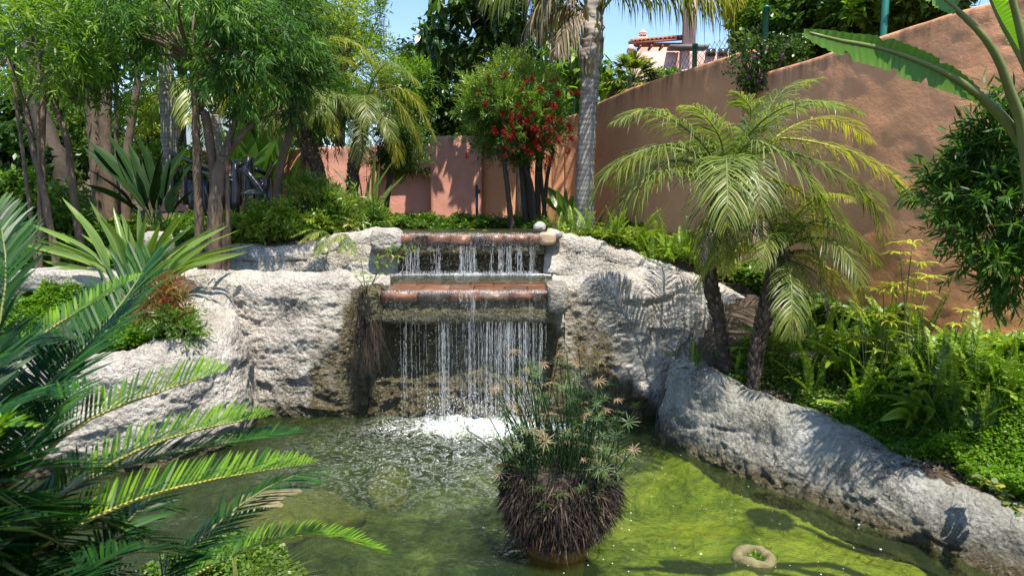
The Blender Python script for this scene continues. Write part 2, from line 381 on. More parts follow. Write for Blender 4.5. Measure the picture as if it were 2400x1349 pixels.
def tilemat():
    m, n, out = newmat('terracotta tile'); g = gpos(n)
    oi = n.nodes.new('ShaderNodeObjectInfo')
    r = ramp(n, [(0, (.19, .065, .028)), (.35, (.13, .055, .032)), (.6, (.24, .09, .04)), (.8, (.08, .045, .035)), (1, (.22, .12, .075))]); L_(n, oi.outputs['Random'], r.inputs[0])
    no = noise(n, 22, 6, .75, g); col = mixc(n, r.outputs[0], (.05, .038, .022), mth(n, 'MULTIPLY', mth(n, 'SUBTRACT', no.outputs[0], .45, clamp=True), 3, clamp=True))
    no2 = noise(n, 9, 5, .75, g); col = mixc(n, col, (.36, .29, .21), mth(n, 'MULTIPLY', mth(n, 'SUBTRACT', no2.outputs[0], .55, clamp=True), 4, clamp=True))
    p = N_(n, 'ShaderNodeBsdfPrincipled', Roughness=.42); L_(n, col, p.inputs['Base Color'])
    L_(n, bump(n, noise(n, 140, 4, .7, g).outputs[0], .25, .003), p.inputs['Normal']); L_(n, p.outputs[0], out.inputs[0]); return m
M['tile'] = tilemat()
def watermat(name, tint, turb, turbf, foam=True, bs=11., bstr=.9):
    m, n, out = newmat(name); g = gpos(n)
    tr = n.nodes.new('ShaderNodeBsdfTransparent'); tr.inputs[0].default_value = (*tint, 1)
    di = N_(n, 'ShaderNodeBsdfDiffuse'); cn = noise(n, 1.4, 4, .6, g, 1.2)
    rc = ramp(n, [(.35, tuple(np.array(turb) * .75)), (.65, turb)]); L_(n, cn.outputs[0], rc.inputs[0]); L_(n, rc.outputs[0], di.inputs[0])
    mx = n.nodes.new('ShaderNodeMixShader'); mx.inputs[0].default_value = turbf
    L_(n, tr.outputs[0], mx.inputs[1]); L_(n, di.outputs[0], mx.inputs[2])
    gl = N_(n, 'ShaderNodeBsdfGlossy', Roughness=.03)
    b1 = noise(n, bs, 4, .55, g, .8); b2 = noise(n, bs * 3.7, 3, .6, g, .3)
    h = mth(n, 'ADD', b1.outputs[0], mth(n, 'MULTIPLY', b2.outputs[0], .35)); bn = bump(n, h, bstr, .03)
    L_(n, bn, gl.inputs['Normal']); fr = n.nodes.new('ShaderNodeFresnel'); fr.inputs[0].default_value = 1.42; L_(n, bn, fr.inputs['Normal'])
    m2 = n.nodes.new('ShaderNodeMixShader'); L_(n, fr.outputs[0], m2.inputs[0]); L_(n, mx.outputs[0], m2.inputs[1]); L_(n, gl.outputs[0], m2.inputs[2]); sh = m2.outputs[0]
    if foam:
        fo = attr(n, 'foam'); fn = noise(n, 26, 6, .72, g, 1.0)
        ff = mth(n, 'MULTIPLY', mth(n, 'SUBTRACT', mth(n, 'ADD', mth(n, 'MULTIPLY', fn.outputs[0], 1.3), mth(n, 'MULTIPLY', fo, .57)), 1.0, clamp=True), 3.2, clamp=True)
        rn = noise(n, 5.5, 5, .62, g, 2.6); rd = mth(n, 'SUBTRACT', 1.0, mth(n, 'MULTIPLY', mth(n, 'ABSOLUTE', mth(n, 'SUBTRACT', rn.outputs[0], .5)), 26), clamp=True)
        msk = mth(n, 'MULTIPLY', mth(n, 'SUBTRACT', fo, .06, clamp=True), 2.2, clamp=True); sp_ = mth(n, 'MULTIPLY', mth(n, 'SUBTRACT', noise(n, 60, 3, .6, g).outputs[0], .5, clamp=True), 5, clamp=True)
        ff = mth(n, 'MAXIMUM', ff, mth(n, 'MULTIPLY', mth(n, 'MULTIPLY', rd, msk), mth(n, 'ADD', .25, sp_), clamp=True))
        fd = N_(n, 'ShaderNodeBsdfDiffuse'); fd.inputs[0].default_value = (.82, .85, .86, 1)
        L_(n, bump(n, fn.outputs[0], .8, .02), fd.inputs['Normal'])
        m3 = n.nodes.new('ShaderNodeMixShader'); L_(n, ff, m3.inputs[0]); L_(n, sh, m3.inputs[1]); L_(n, fd.outputs[0], m3.inputs[2]); sh = m3.outputs[0]
    L_(n, sh, out.inputs[0]); return m
M['water'] = watermat('pond water', (.66, .76, .46), (.06, .10, .035), .20)
M['water2'] = watermat('basin water', (.80, .84, .66), (.16, .17, .10), .18)
def fallmat():
    m, n, out = newmat('falling water'); 
    p = N_(n, 'ShaderNodeBsdfPrincipled', Roughness=.12); p.inputs['Base Color'].default_value = (.88, .92, .96, 1); p.inputs['IOR'].default_value = 1.33
    tr = n.nodes.new('ShaderNodeBsdfTransparent'); tr.inputs[0].default_value = (.95, .97, 1, 1)
    tl = n.nodes.new('ShaderNodeBsdfTranslucent'); tl.inputs[0].default_value = (.85, .9, .95, 1)
    a = n.nodes.new('ShaderNodeMixShader'); a.inputs[0].default_value = .4; L_(n, p.outputs[0], a.inputs[1]); L_(n, tl.outputs[0], a.inputs[2])
    b = n.nodes.new('ShaderNodeMixShader'); L_(n, mth(n, 'MULTIPLY', attr(n, 'rnd'), .68), b.inputs[0]); L_(n, tr.outputs[0], b.inputs[1]); L_(n, a.outputs[0], b.inputs[2])
    L_(n, b.outputs[0], out.inputs[0]); return m
M['fall'] = fallmat()
def filmmat():
    m, n, out = newmat('water film'); g = gpos(n)
    mp = n.nodes.new('ShaderNodeMapping'); mp.inputs['Scale'].default_value = (1, 1, .06); L_(n, g, mp.inputs[0])
    s1 = noise(n, 75, 4, .75, mp.outputs[0]); s2 = noise(n, 3.2, 2, .5, mp.outputs[0])
    mp2 = n.nodes.new('ShaderNodeMapping'); mp2.inputs['Scale'].default_value = (1, 1, .4); L_(n, g, mp2.inputs[0]); s3 = noise(n, 90, 3, .7, mp2.outputs[0])
    f = mth(n, 'MULTIPLY', mth(n, 'SUBTRACT', mth(n, 'ADD', mth(n, 'MULTIPLY', s1.outputs[0], .9), mth(n, 'ADD', mth(n, 'MULTIPLY', s2.outputs[0], .5), mth(n, 'MULTIPLY', s3.outputs[0], .35))), .98, clamp=True), 4.2, clamp=True)
    f = mth(n, 'MULTIPLY', f, attr(n, 'rnd'))
    p = N_(n, 'ShaderNodeBsdfPrincipled', Roughness=.1); p.inputs['Base Color'].default_value = (.8, .84, .86, 1)
    tr = n.nodes.new('ShaderNodeBsdfTransparent'); gl = N_(n, 'ShaderNodeBsdfGlossy', Roughness=.12)
    L_(n, bump(n, s3.outputs[0], .8, .01), gl.inputs['Normal']); m0 = n.nodes.new('ShaderNodeMixShader'); m0.inputs[0].default_value = .02; L_(n, tr.outputs[0], m0.inputs[1]); L_(n, gl.outputs[0], m0.inputs[2])
    b = n.nodes.new('ShaderNodeMixShader'); L_(n, mth(n, 'MULTIPLY', f, .7), b.inputs[0]); L_(n, m0.outputs[0], b.inputs[1]); L_(n, p.outputs[0], b.inputs[2]); L_(n, b.outputs[0], out.inputs[0]); return m
M['film'] = filmmat()
M['foam'] = plain('foam', (.85, .87, .88), .5, (.7, .74, .76), 40, .3, 80)
def pondfloor():  # algae-toned mottling, brighter at right, painted in for sunlit caustic patches
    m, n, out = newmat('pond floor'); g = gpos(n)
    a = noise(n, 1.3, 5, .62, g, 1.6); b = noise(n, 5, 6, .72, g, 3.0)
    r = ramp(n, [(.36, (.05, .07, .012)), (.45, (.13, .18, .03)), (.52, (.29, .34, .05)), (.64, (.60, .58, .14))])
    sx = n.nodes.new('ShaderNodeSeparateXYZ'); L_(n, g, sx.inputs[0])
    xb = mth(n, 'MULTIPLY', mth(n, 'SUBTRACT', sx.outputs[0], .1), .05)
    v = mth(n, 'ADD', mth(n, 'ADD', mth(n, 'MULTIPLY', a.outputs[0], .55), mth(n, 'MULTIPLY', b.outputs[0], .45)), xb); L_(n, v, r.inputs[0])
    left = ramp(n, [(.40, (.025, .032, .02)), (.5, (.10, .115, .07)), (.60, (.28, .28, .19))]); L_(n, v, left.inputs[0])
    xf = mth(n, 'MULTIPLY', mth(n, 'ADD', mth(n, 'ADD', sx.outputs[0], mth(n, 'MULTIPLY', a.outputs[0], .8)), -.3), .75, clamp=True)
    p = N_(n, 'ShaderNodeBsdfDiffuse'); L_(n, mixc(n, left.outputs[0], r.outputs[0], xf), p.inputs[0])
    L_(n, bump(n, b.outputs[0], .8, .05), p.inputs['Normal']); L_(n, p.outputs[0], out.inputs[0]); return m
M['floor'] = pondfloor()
M['concrete'] = rockmat('mossy ledge', (.28, .24, .13), (.17, .15, .06), (.08, .075, .02))
# foliage
M['willow'] = leafmat('willow leaf green', [(.022, .062, .012), (.045, .12, .018), (.08, .18, .022), (.19, .29, .03)], .5, .42, .35)
M['bright'] = leafmat('bright leaf', [(.045, .11, .012), (.09, .19, .018), (.15, .27, .02), (.26, .34, .03)], .4, .42)
M['yellowg'] = leafmat('yellow green leaf', [(.06, .11, .012), (.14, .23, .018), (.25, .33, .03), (.38, .38, .05)], .42, .42)
M['dark'] = leafmat('dark glossy leaf', [(.015, .042, .009), (.03, .078, .013), (.06, .13, .02), (.13, .21, .025)], .34, .28, .5)
M['mid'] = leafmat('mid leaf', [(.03, .07, .012), (.06, .13, .016), (.11, .20, .02), (.20, .28, .03)], .42, .4)
M['bamboo'] = leafmat('bamboo leaf', [(.05, .10, .015), (.10, .19, .025), (.17, .27, .035), (.34, .28, .07)], .38, .4)
M['palm'] = leafmat('palm leaflet', [(.07, .115, .028), (.12, .175, .042), (.19, .24, .05), (.40, .34, .04)], .40, .40, .45)
M['palmy'] = leafmat('yellowing palm leaflet', [(.10, .14, .025), (.19, .23, .035), (.34, .32, .04), (.50, .36, .05)], .34, .42, .5)
M['dry'] = leafmat('dry leaf', [(.13, .09, .055), (.22, .16, .10), (.33, .26, .17), (.42, .34, .22)], .6, .25)
M['cycad'] = leafmat('sago leaflet', [(.005, .030, .007), (.010, .050, .008), (.035, .12, .010), (.14, .27, .012)], .40, .22, .35, 1.7)
M['rachis'] = plain('green stalk', (.14, .17, .04), .5, (.10, .12, .03), 6, .1)
M['rachy'] = plain('yellow midrib', (.34, .30, .05), .45, (.26, .22, .04), 6, .1)
M['fern'] = leafmat('fern', [(.09, .18, .014), (.15, .26, .018), (.24, .35, .026), (.36, .42, .045)], .42, .42)
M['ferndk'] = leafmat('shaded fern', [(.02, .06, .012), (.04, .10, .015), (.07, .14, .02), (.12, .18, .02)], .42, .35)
M['maiden'] = leafmat('maidenhair', [(.06, .15, .010), (.11, .25, .012), (.18, .34, .016), (.28, .40, .025)], .45, .46)
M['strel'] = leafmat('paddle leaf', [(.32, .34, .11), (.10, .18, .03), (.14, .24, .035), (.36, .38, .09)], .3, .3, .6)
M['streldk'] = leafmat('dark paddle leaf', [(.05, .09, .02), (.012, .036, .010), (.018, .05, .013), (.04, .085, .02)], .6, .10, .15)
M['banana'] = leafmat('banana leaf', [(.16, .20, .03), (.07, .17, .018), (.10, .22, .02), (.15, .28, .025)], .34, .5, .5, 1.6)
M['red'] = leafmat('crimson bloom', [(.12, .008, .010), (.24, .012, .016), (.36, .02, .02), (.50, .05, .04)], .6, .25, .2, .6)
M['redleaf'] = leafmat('reddish leaf', [(.16, .03, .015), (.22, .06, .02), (.13, .14, .03), (.10, .18, .03)], .4, .35)
M['purple'] = leafmat('purple bloom', [(.34, .10, .48), (.42, .16, .58), (.5, .22, .62), (.6, .3, .7)], .6, .3)
M['yell'] = leafmat('yellow leaf', [(.55, .42, .03), (.62, .48, .04), (.66, .52, .06), (.55, .38, .05)], .5, .3)
M['root'] = leafmat('dry root', [(.015, .010, .007), (.045, .028, .02), (.10, .065, .048), (.26, .18, .14)], .8, .05)
M['papy'] = leafmat('papyrus', [(.018, .05, .014), (.03, .075, .018), (.06, .11, .025), (.13, .17, .04)], .5, .2)
M['papyb'] = leafmat('browning papyrus', [(.20, .13, .06), (.28, .19, .10), (.36, .26, .15), (.14, .14, .05)], .6, .2)
M['bbrush'] = leafmat('bottlebrush leaf', [(.05, .11, .025), (.11, .20, .035), (.22, .33, .05), (.40, .44, .07)], .4, .42)
M['umb'] = leafmat('umbrella sedge', [(.24, .32, .02), (.34, .42, .03), (.48, .50, .05), (.6, .50, .09)], .4, .4)
M['bark'] = bark('brown bark', (.17, .115, .075), (.06, .042, .03))
M['barkdk'] = bark('dark bark', (.06, .043, .03), (.02, .015, .011))
M['barkg'] = bark('ringed grey palm bark', (.33, .29, .25), (.12, .10, .085), 5, zs=.3)
M['bark_p'] = bark('dark date palm bark', (.07, .045, .032), (.02, .014, .01))
M['scale_p'] = plain('old leaf base', (.15, .10, .07), .85, (.045, .03, .022), 30, .5, 60)
M['black'] = plain('black painted timber', (.012, .014, .024), .28, (.025, .026, .034), 8, .2, 40)
M['green_post'] = plain('green painted steel', (.015, .16, .12), .35, (.02, .12, .09), 9, .1)
M['wire'] = plain('fence wire', (.10, .10, .09), .5, (.16, .15, .13), 9, 0, metal=.6)
M['rooftile'] = plain('clay roof tile', (.42, .13, .06), .8, (.28, .08, .04), 5, .3)
M['cobble'] = plain('grey boulder', (.34, .33, .31), .85, (.20, .20, .18), 12, .5, 50)
M['mound'] = plain('brown submerged rock', (.23, .19, .10), .9, (.10, .095, .04), 14, .9, 40)
M['pot'] = plain('terracotta pot', (.38, .17, .05), .8, (.25, .13, .04), 8, .2)
M['hose'] = plain('black hose', (.015, .015, .015), .4, (.02, .02, .02), 8, 0)
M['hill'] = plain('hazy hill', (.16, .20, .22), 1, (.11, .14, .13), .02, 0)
M['lamp'] = plain('grey garden lamp', (.10, .11, .11), .4, (.07, .08, .08), 8, .1)
M['glass'] = plain('dark window', (.03, .035, .04), .1, (.02, .02, .03), 8, 0)
M['bronze'] = plain('brown rafter', (.20, .075, .045), .7, (.14, .05, .03), 8, .2)
M['greyst'] = plain('grey stone cap', (.17, .15, .15), .8, (.11, .10, .10), 5, .3)
M['sand'] = plain('sandstone chip', (.48, .36, .25), .85, (.38, .25, .16), 8, .4)
# ------------------------------------------------------------------ layout
POND = np.array([(3.5, 2.4), (2.97, 3.08), (2.6, 3.55), (2.33, 4.0), (2.04, 4.44), (1.75, 4.9), (1.5, 5.25), (1.36, 5.6), (1.45, 5.85), (1.8, 6.3), (2.3, 6.55), (2.3, 6.75), (-3.0, 6.75), (-2.75, 6.4), (-2.62, 5.9), (-2.52, 5.35), (-2.8, 5.08), (-3.3, 4.88), (-4.25, 4.65), (-5.6, 4.5), (-5.6, 3.0), (-2.2, 2.9), (-1.2, 3.15), (-.6, 2.7), (.3, 2.4)])
UPOND = np.array([(-1.35, 7.25), (.45, 7.25), (.55, 8.7), (-1.4, 8.75)])
MIDB = np.array([(-3.1, 6.5), (-2.6, 6.25), (-1.0, 6.25), (.3, 6.25), (1.75, 6.35), (2.3, 6.7), (2.0, 7.12), (1.5, 7.16), (1.1, 7.26), (.7, 7.36), (.45, 7.5), (-1.35, 7.5), (-1.85, 7.47), (-3.5, 7.5), (-3.7, 7.2)])
def inpoly(x, y, P):
    c = np.zeros(np.shape(x), bool); j = len(P) - 1
    for i in range(len(P)):
        xi, yi = P[i]; xj, yj = P[j]
        c ^= ((yi > y) != (yj > y)) & (x < (xj - xi) * (y - yi) / (yj - yi + 1e-12) + xi); j = i
    return c
# centre line of the tall garden wall, from the back left round to the near right
GW = spline([(-.55, 11.15, 0), (.1, 11.3, 0), (.75, 11.45, 0), (1.18, 11.1, 0), (1.42, 10.3, 0), (1.75, 9.4, 0), (2.2, 8.3, 0), (2.68, 7.2, 0), (3.05, 6.4, 0), (3.4, 5.75, 0), (3.72, 5.35, 0), (4.2, 5.0, 0), (5.6, 4.3, 0)], 140)
GWP = np.vstack([GW[:, :2], [(12, 4), (12, 40), (-.55, 40)]])
CP = np.array([(1.5, 5.75, .55), (1.7, 5.3, .5), (2.1, 4.8, .42), (2.4, 4.3, .33), (2.85, 3.6, .25), (3.3, 3.0, .3), (3.2, 4.6, .8), (3.7, 4.4, .9), (2.9, 5.6, .85), (2.3, 5.5, .62),
    (2.9, 6.7, .98), (2.2, 6.9, 1.1), (1.7, 7.2, 1.3), (1.2, 7.6, 1.5), (.75, 7.5, 1.52), (2.2, 8.2, 1.45), (1.5, 9.8, 1.6), (0, 8.95, 1.55), (0, 10, 1.6), (-1.5, 9.5, 1.62), (-3, 9, 1.62), (0, 11, 1.6),
    (-1.6, 7.8, 1.5), (-2.5, 8, 1.5), (-3.5, 7.6, 1.46), (-5, 8, 1.5), (-5, 11, 1.8), (-2.9, 5.4, .80), (-3.5, 5.2, .77), (-4.6, 5.0, .77), (-3.8, 6.1, 1.1), (-5, 6.2, 1.15), (-3.6, 6.7, 1.25), (-6, 5, 1),
    (-1.2, 1.4, .45), (0, 0, .3), (2, 0, .3), (3, 1.5, .3), (-3, 1, .4), (-1.5, 2.7, .2), (-.9, 2.9, .08), (4.5, 3, .5), (-8, 14, 2.1), (-2, 16, 2.2), (-14, 22, 3), (-8, 3, 1), (0, -4, .3), (12, -3, .4), (-12, 0, .8)], float)
def gz(x, y):
    x = np.asarray(x, float); y = np.asarray(y, float); num = 0; den = 0
    for a, b, c in CP:
        w_ = 1 / (((x - a) ** 2 + (y - b) ** 2) ** 1.6 + 1e-4); num = num + w_ * c; den = den + w_
    z = num / den
    z = z + .02 * fbm(xyz(x * 3, y * 3), 3, 3)
    beh = inpoly(x, y, GWP); d = np.hypot(x, y)
    z = np.where(beh, 3.0 + np.clip((d - 10) * .16, 0, 5), z)
    z = np.where(~beh & (y > 12.5), z + (y - 12.5) * .06, z)
    z = np.where(inpoly(x, y, UPOND), 1.30, z); z = np.where(inpoly(x, y, MIDB), .85, z); z = np.where(inpoly(x, y, POND), -.6, z)
    return z
def axis_(a, b, st, far, k=1.22):
    mid = np.arange(a, b + st / 2, st); o = [mid[-1]]; s = st
    while o[-1] < far: s *= k; o.append(o[-1] + s)
    p = [mid[0]]; s = st
    while p[-1] > -far: s *= k; p.append(p[-1] - s)
    return np.array(p[:0:-1] + list(mid) + o[1:])
xs = axis_(-6.5, 5.5, .06, 900); ys = axis_(-.5, 12.5, .06, 900)
X, Y = np.meshgrid(xs, ys, indexing='ij'); Z = gz(X, Y)
GROUND = part('ground', xyz(X, Y, Z).reshape(-1, 3), grid_faces(len(xs), len(ys)), M['soil'], smooth=True); GROUND['kind'] = 'structure'
def sheet(name, x0, x1, y0, y1, st, z, mat, fn=None, attrs=None, kind='structure'):
    a = np.arange(x0, x1, st); b = np.arange(y0, y1, st); A, B = np.meshgrid(a, b, indexing='ij')
    Zz = np.full(A.shape, z) + (fn(A, B) if fn else 0); at_ = {k: f(A, B).ravel() for k, f in (attrs or {}).items()}
    o = part(name, xyz(A, B, Zz).reshape(-1, 3), grid_faces(len(a), len(b)), mat, attrs=at_, smooth=True); o['kind'] = kind; return o
KL = arclen(spline([(1.62, 6.05, 0), (1.32, 5.88, 0), (1.14, 5.55, 0), (1.27, 5.15, 0), (1.52, 4.75, 0), (1.80, 4.3, 0), (2.08, 3.85, 0), (2.36, 3.4, 0), (2.75, 2.9, 0), (3.3, 2.2, 0)], 200), 80)
LL = arclen(spline([(-2.30, 5.9, 0), (-2.30, 5.2, 0), (-2.62, 4.85, 0), (-3.2, 4.62, 0), (-4.2, 4.4, 0), (-5.6, 4.2, 0)], 200), 80)
def pdist(x, y, L):
    d = np.full(np.shape(x), 9.)
    for q in L: d = np.minimum(d, np.hypot(x - q[0], y - q[1]))
    return d
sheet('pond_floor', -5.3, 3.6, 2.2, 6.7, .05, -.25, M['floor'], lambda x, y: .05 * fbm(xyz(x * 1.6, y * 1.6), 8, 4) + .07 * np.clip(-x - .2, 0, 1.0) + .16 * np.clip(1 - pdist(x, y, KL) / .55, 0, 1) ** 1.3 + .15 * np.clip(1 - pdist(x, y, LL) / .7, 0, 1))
def ripple(x, y):
    d = np.hypot(x + .25, y - 5.75); a = np.exp(-d * .5)
    w_ = .5 * np.sin(d * 15 - 1 + fbm(xyz(x, y), 5, 2)) * a * .018 + .024 * a * fbm(xyz(x * 5.5, y * 5.5), 4, 4) + .007 * fbm(xyz(x * 2.6 + y, y * 5), 9, 3)
    f = np.clip(1 - np.hypot((x + .32) / .95, (y - 5.72) / .34), 0, 1)
    return w_ + .045 * np.clip(f * 1.8, 0, 1) * (fbm(xyz(x * 9, y * 9), 12, 4) * .7 + .5)
def foamf(x, y):
    e = np.hypot((x + .30) / 1.0, (y - 5.70) / .44); a = np.clip(1.25 - e, 0, 1.)
    e2 = np.hypot((x - .0) / .5, (y - 5.55) / .42); b = np.clip(1.0 - e2, 0, 1) * .7
    tr = np.clip(1 - np.hypot((x + .45) / 1.9, (y - 5.1) / 1.4), 0, 1) * .42
    return np.clip(np.maximum(np.maximum(a, b), tr), 0, 1)
sheet('pond_water', -5.3, 3.3, 2.2, 6.6, .028, 0, M['water'], ripple, {'foam': foamf})
sheet('basin_water', -3.5, 1.5, 6.37, 7.35, .03, 1.175, M['water2'], lambda x, y: .004 * fbm(xyz(x * 7, y * 7), 3, 3) + .025 * np.clip(1 - np.abs(y - 7.12) / .09, 0, 1) * ((x > -1.3) & (x < .35)) * (.5 + .5 * fbm(xyz(x * 14, y * 14), 3, 3)),
      {'foam': lambda x, y: np.where((x > -1.35) & (x < .42), np.clip(1.15 - np.abs(y - 7.08 + .05 * fbm(xyz(x * 5, y * 0), 6, 3)) / .13, 0, 1) * (.62 + .5 * fbm(xyz(x * 4, y * 6), 8, 3)), 0)})
sheet('upper_basin_water', -1.35, .5, 7.26, 8.75, .04, 1.597, M['water2'], lambda x, y: .003 * fbm(xyz(x * 9, y * 9), 5, 3), {'foam': lambda x, y: x * 0})

# ------------------------------------------------------------------ sprayed rock walls
def rockwall(name, label, path, mat='rock', amp=.035, cat='rock wall', wetf=None, lean=.12, seed=1, st=.016, group=None, pop=.013, round_=.15, bulge=.06):
    """path rows: x, y, z_top, z_base, thickness; the visible face is on the left-hand side of the walking direction reversed, i.e. towards the pond"""
    P = np.array(path, float); C = spline(P, 200); L = np.r_[0, np.cumsum(np.linalg.norm(np.diff(C[:, :2], axis=0), axis=1))]
    nu = max(12, int(L[-1] / st)); u = np.linspace(0, L[-1], nu); C = np.stack([np.interp(u, L, C[:, k]) for k in range(5)], -1)
    T = nrm(np.gradient(C[:, :2], axis=0)); Nb = np.stack([-T[:, 1], T[:, 0]], -1)   # back direction = left of path
    H = (C[:, 2] - C[:, 3]).max(); nf = int(H / st); r = round_
    s1 = np.linspace(0, 1, nf); a = np.linspace(0, np.pi / 2, 9)[1:]; nt_ = max(3, int(C[:, 4].max() / st) - 4)
    rows = []
    top, base, th = C[:, 2], C[:, 3], C[:, 4]; rr = np.minimum(r, th / 2)
    for s in s1: rows.append((lean * s * np.ones(nu) * (top - base) - bulge * np.sin(s * np.pi), base + (top - rr - base) * s))
    o0 = lean * (top - base)
    for q in a: rows.append((o0 + rr * (1 - np.cos(q)), top - rr + rr * np.sin(q)))
    for k in range(1, nt_): rows.append((o0 + rr + (th - 2 * rr) * k / nt_, top + 0 * rr))
    for q in a: rows.append((o0 + th - rr + rr * np.sin(q), top - rr + rr * np.cos(q)))
    for k in range(1, 12): rows.append((o0 + th + .02 * k, top - rr - k * .04))
    off = np.stack([q[0] for q in rows], 1); zz = np.stack([q[1] for q in rows], 1)
    V = np.concatenate([C[:, None, :2] + Nb[:, None] * off[..., None], zz[..., None]], -1)
    du = np.gradient(V, axis=0); dv = np.gradient(V, axis=1); Nn = nrm(np.cross(du, dv))
    big = fbm(V * 1.5, seed, 3) * amp * 1.3; ridge = (1 - np.abs(fbm(V * np.array([1.6, 1.6, 3.4]) + 7, seed + 3, 3))) ** 3 * amp * 1.1
    popn = (.6 - np.abs(fbm(V * 21, seed + 5, 3))) * pop * 1.5 + fbm(V * 46, seed + 6, 2) * pop * .35 + fbm(V * 6, seed + 9, 3) * pop
    crack = -np.clip(.09 - np.abs(fbm(V * np.array([.9, .9, 2.6]) + 3, seed + 21, 3)), 0, 1) * .22
    V = V - Nn * 0 + Nn * -(1) * (0) + Nn * (big + ridge + popn + crack)[..., None] * FS
    z = V[..., 2]; wl = np.clip(1 - (z - .02) / .14, 0, 1) * (base.min() < .05)
    n1 = fbm(V * 3, seed + 2, 4)
    wet = np.clip(wl + .0, 0, 1)
    if wetf is not None: wet = np.clip(np.maximum(wet, wetf(V) ), 0, 1)
    dirt = np.clip((.34 if mat == 'rock' else .5) + .55 * n1 + (np.clip(.30 - z, 0, .3) * 1.8 + np.clip(.07 - z, 0, .07) * 16) * (base.min() < .05), 0, 1)
    F = grid_faces(nu, V.shape[1]); V = V.reshape(-1, 3); F4 = F
    loc = (P[:, 0].mean(), P[:, 1].mean(), P[:, 3].min())
    # close the ends
    nv = V.shape[0] // nu
    e0 = np.arange(nv); e1 = (nu - 1) * nv + np.arange(nv); c = np.array([V[e0].mean(0), V[e1].mean(0)])
    V = np.vstack([V, c]); tF = np.vstack([np.stack([e0[:-1], e0[1:], np.full(nv - 1, len(V) - 2)], -1), np.stack([e1[1:], e1[:-1], np.full(nv - 1, len(V) - 1)], -1)])
    wet = np.r_[wet.ravel(), 0, 0]; dirt = np.r_[dirt.ravel(), .3, .3]
    o = put(name, mesh(name, V - np.array(loc), [F4, tF], M[mat], {'wet': wet, 'dirt': dirt}, True), None, loc)
    return tagit(o, label, cat, group)
FS = 1.0
def fallwet(V):
    x, z = V[..., 0], V[..., 2]; n = fbm(V * np.array([4, 4, 1.6]), 77, 4)
    return np.clip((1.15 - np.abs(x + .42) / (.90 + .50 * np.clip(.95 - z, 0, 1))) * 3.0 + n * 1.1, 0, 1) * (z < 1.16) + np.clip(.35 - z, 0, 1) * 1.6 * np.clip(1.2 - np.abs(x + .5) / 1.9 + n * .6, 0, 1)
rockwall('rock_wall', 'pale sprayed rock face left of the lower waterfall', [(-3.75, 6.85, 1.24, .3, .3), (-3.2, 6.45, 1.24, -.4, .3), (-2.65, 6.12, 1.25, -.4, .34), (-2.0, 6.02, 1.26, -.4, .36), (-1.5, 6.05, 1.265, -.4, .36), (-1.10, 6.12, 1.23, -.4, .34)], wetf=fallwet, seed=3, lean=.05, amp=.032, bulge=.03)
rockwall('rock_wall', 'wet dark mossy rock face behind the lower waterfall curtain', [(-1.3, 5.93, 1.04, -.4, .3), (-.4, 5.88, 1.04, -.4, .3), (.5, 5.94, 1.04, -.4, .3)], wetf=fallwet, seed=9, lean=.17, amp=.05, round_=.05, pop=.022, bulge=-.03)
rockwall('rock_wall', 'white sunlit rock face between the lower waterfall and the palm trunks', [(.34, 6.12, 1.23, -.4, .34), (.8, 6.05, 1.265, -.4, .36), (1.35, 6.12, 1.26, -.4, .36), (1.85, 6.3, 1.18, -.4, .36), (2.35, 6.45, 1.0, -.2, .4), (2.75, 6.9, .95, .2, .4)], wetf=fallwet, seed=14, lean=.10, amp=.045, bulge=.05)
rockwall('rock_wall', 'low rounded rock wall with its end under the leafy planter on the left', [(-2.45, 6.2, 1.16, -.4, .4), (-2.25, 5.7, .96, -.4, .40), (-2.30, 5.2, .85, -.4, .36), (-2.62, 4.85, .80, -.4, .34), (-3.2, 4.62, .775, -.4, .34), (-4.2, 4.4, .77, -.4, .34), (-5.6, 4.2, .78, -.4, .34)][::-1], seed=22, lean=.06, amp=.035)
rockwall('rock_wall', 'broad grey rock kerb curving along the right edge of the green pond', [(1.62, 6.05, .5, -.4, .26), (1.32, 5.88, .62, -.4, .28), (1.14, 5.55, .65, -.4, .30), (1.27, 5.15, .60, -.4, .32), (1.52, 4.75, .50, -.4, .38), (1.80, 4.3, .42, -.4, .46), (2.08, 3.85, .345, -.4, .46), (2.36, 3.4, .31, -.4, .46), (2.75, 2.9, .30, -.4, .46), (3.3, 2.2, .3, -.4, .46)], mat='rockg', seed=31, lean=.16, amp=.03, round_=.2, bulge=.05)
rockwall('rock_wall', 'upper rock bank left of the upper waterfall ledge', [(-3.7, 7.35, 1.5, 1.0, .4), (-3.0, 7.3, 1.44, 1.0, .4), (-2.3, 7.3, 1.44, 1.0, .4), (-1.85, 7.25, 1.56, 1.0, .4), (-1.5, 7.2, 1.66, 1.0, .36), (-1.22, 7.28, 1.64, 1.0, .3)], seed=41, lean=.15, amp=.035)
rockwall('rock_wall', 'sloping rock bank right of the upper waterfall under the grey stones', [(.33, 7.22, 1.62, 1.0, .4), (.7, 7.15, 1.52, 1.0, .45), (1.1, 7.05, 1.42, 1.0, .45), (1.5, 6.95, 1.31, 1.0, .45), (1.95, 6.95, 1.16, .9, .45), (2.4, 7.1, 1.1, .8, .4)], seed=47, lean=.30, amp=.05)
rockwall('rock_wall', 'short dark rock face under the upper waterfall ledge', [(-1.3, 7.42, 1.47, 1.0, .2), (-.4, 7.42, 1.47, 1.0, .2), (.42, 7.42, 1.47, 1.0, .2)], seed=53, lean=0, amp=.02, round_=.03, wetf=lambda V: np.full(V.shape[:-1], .95))

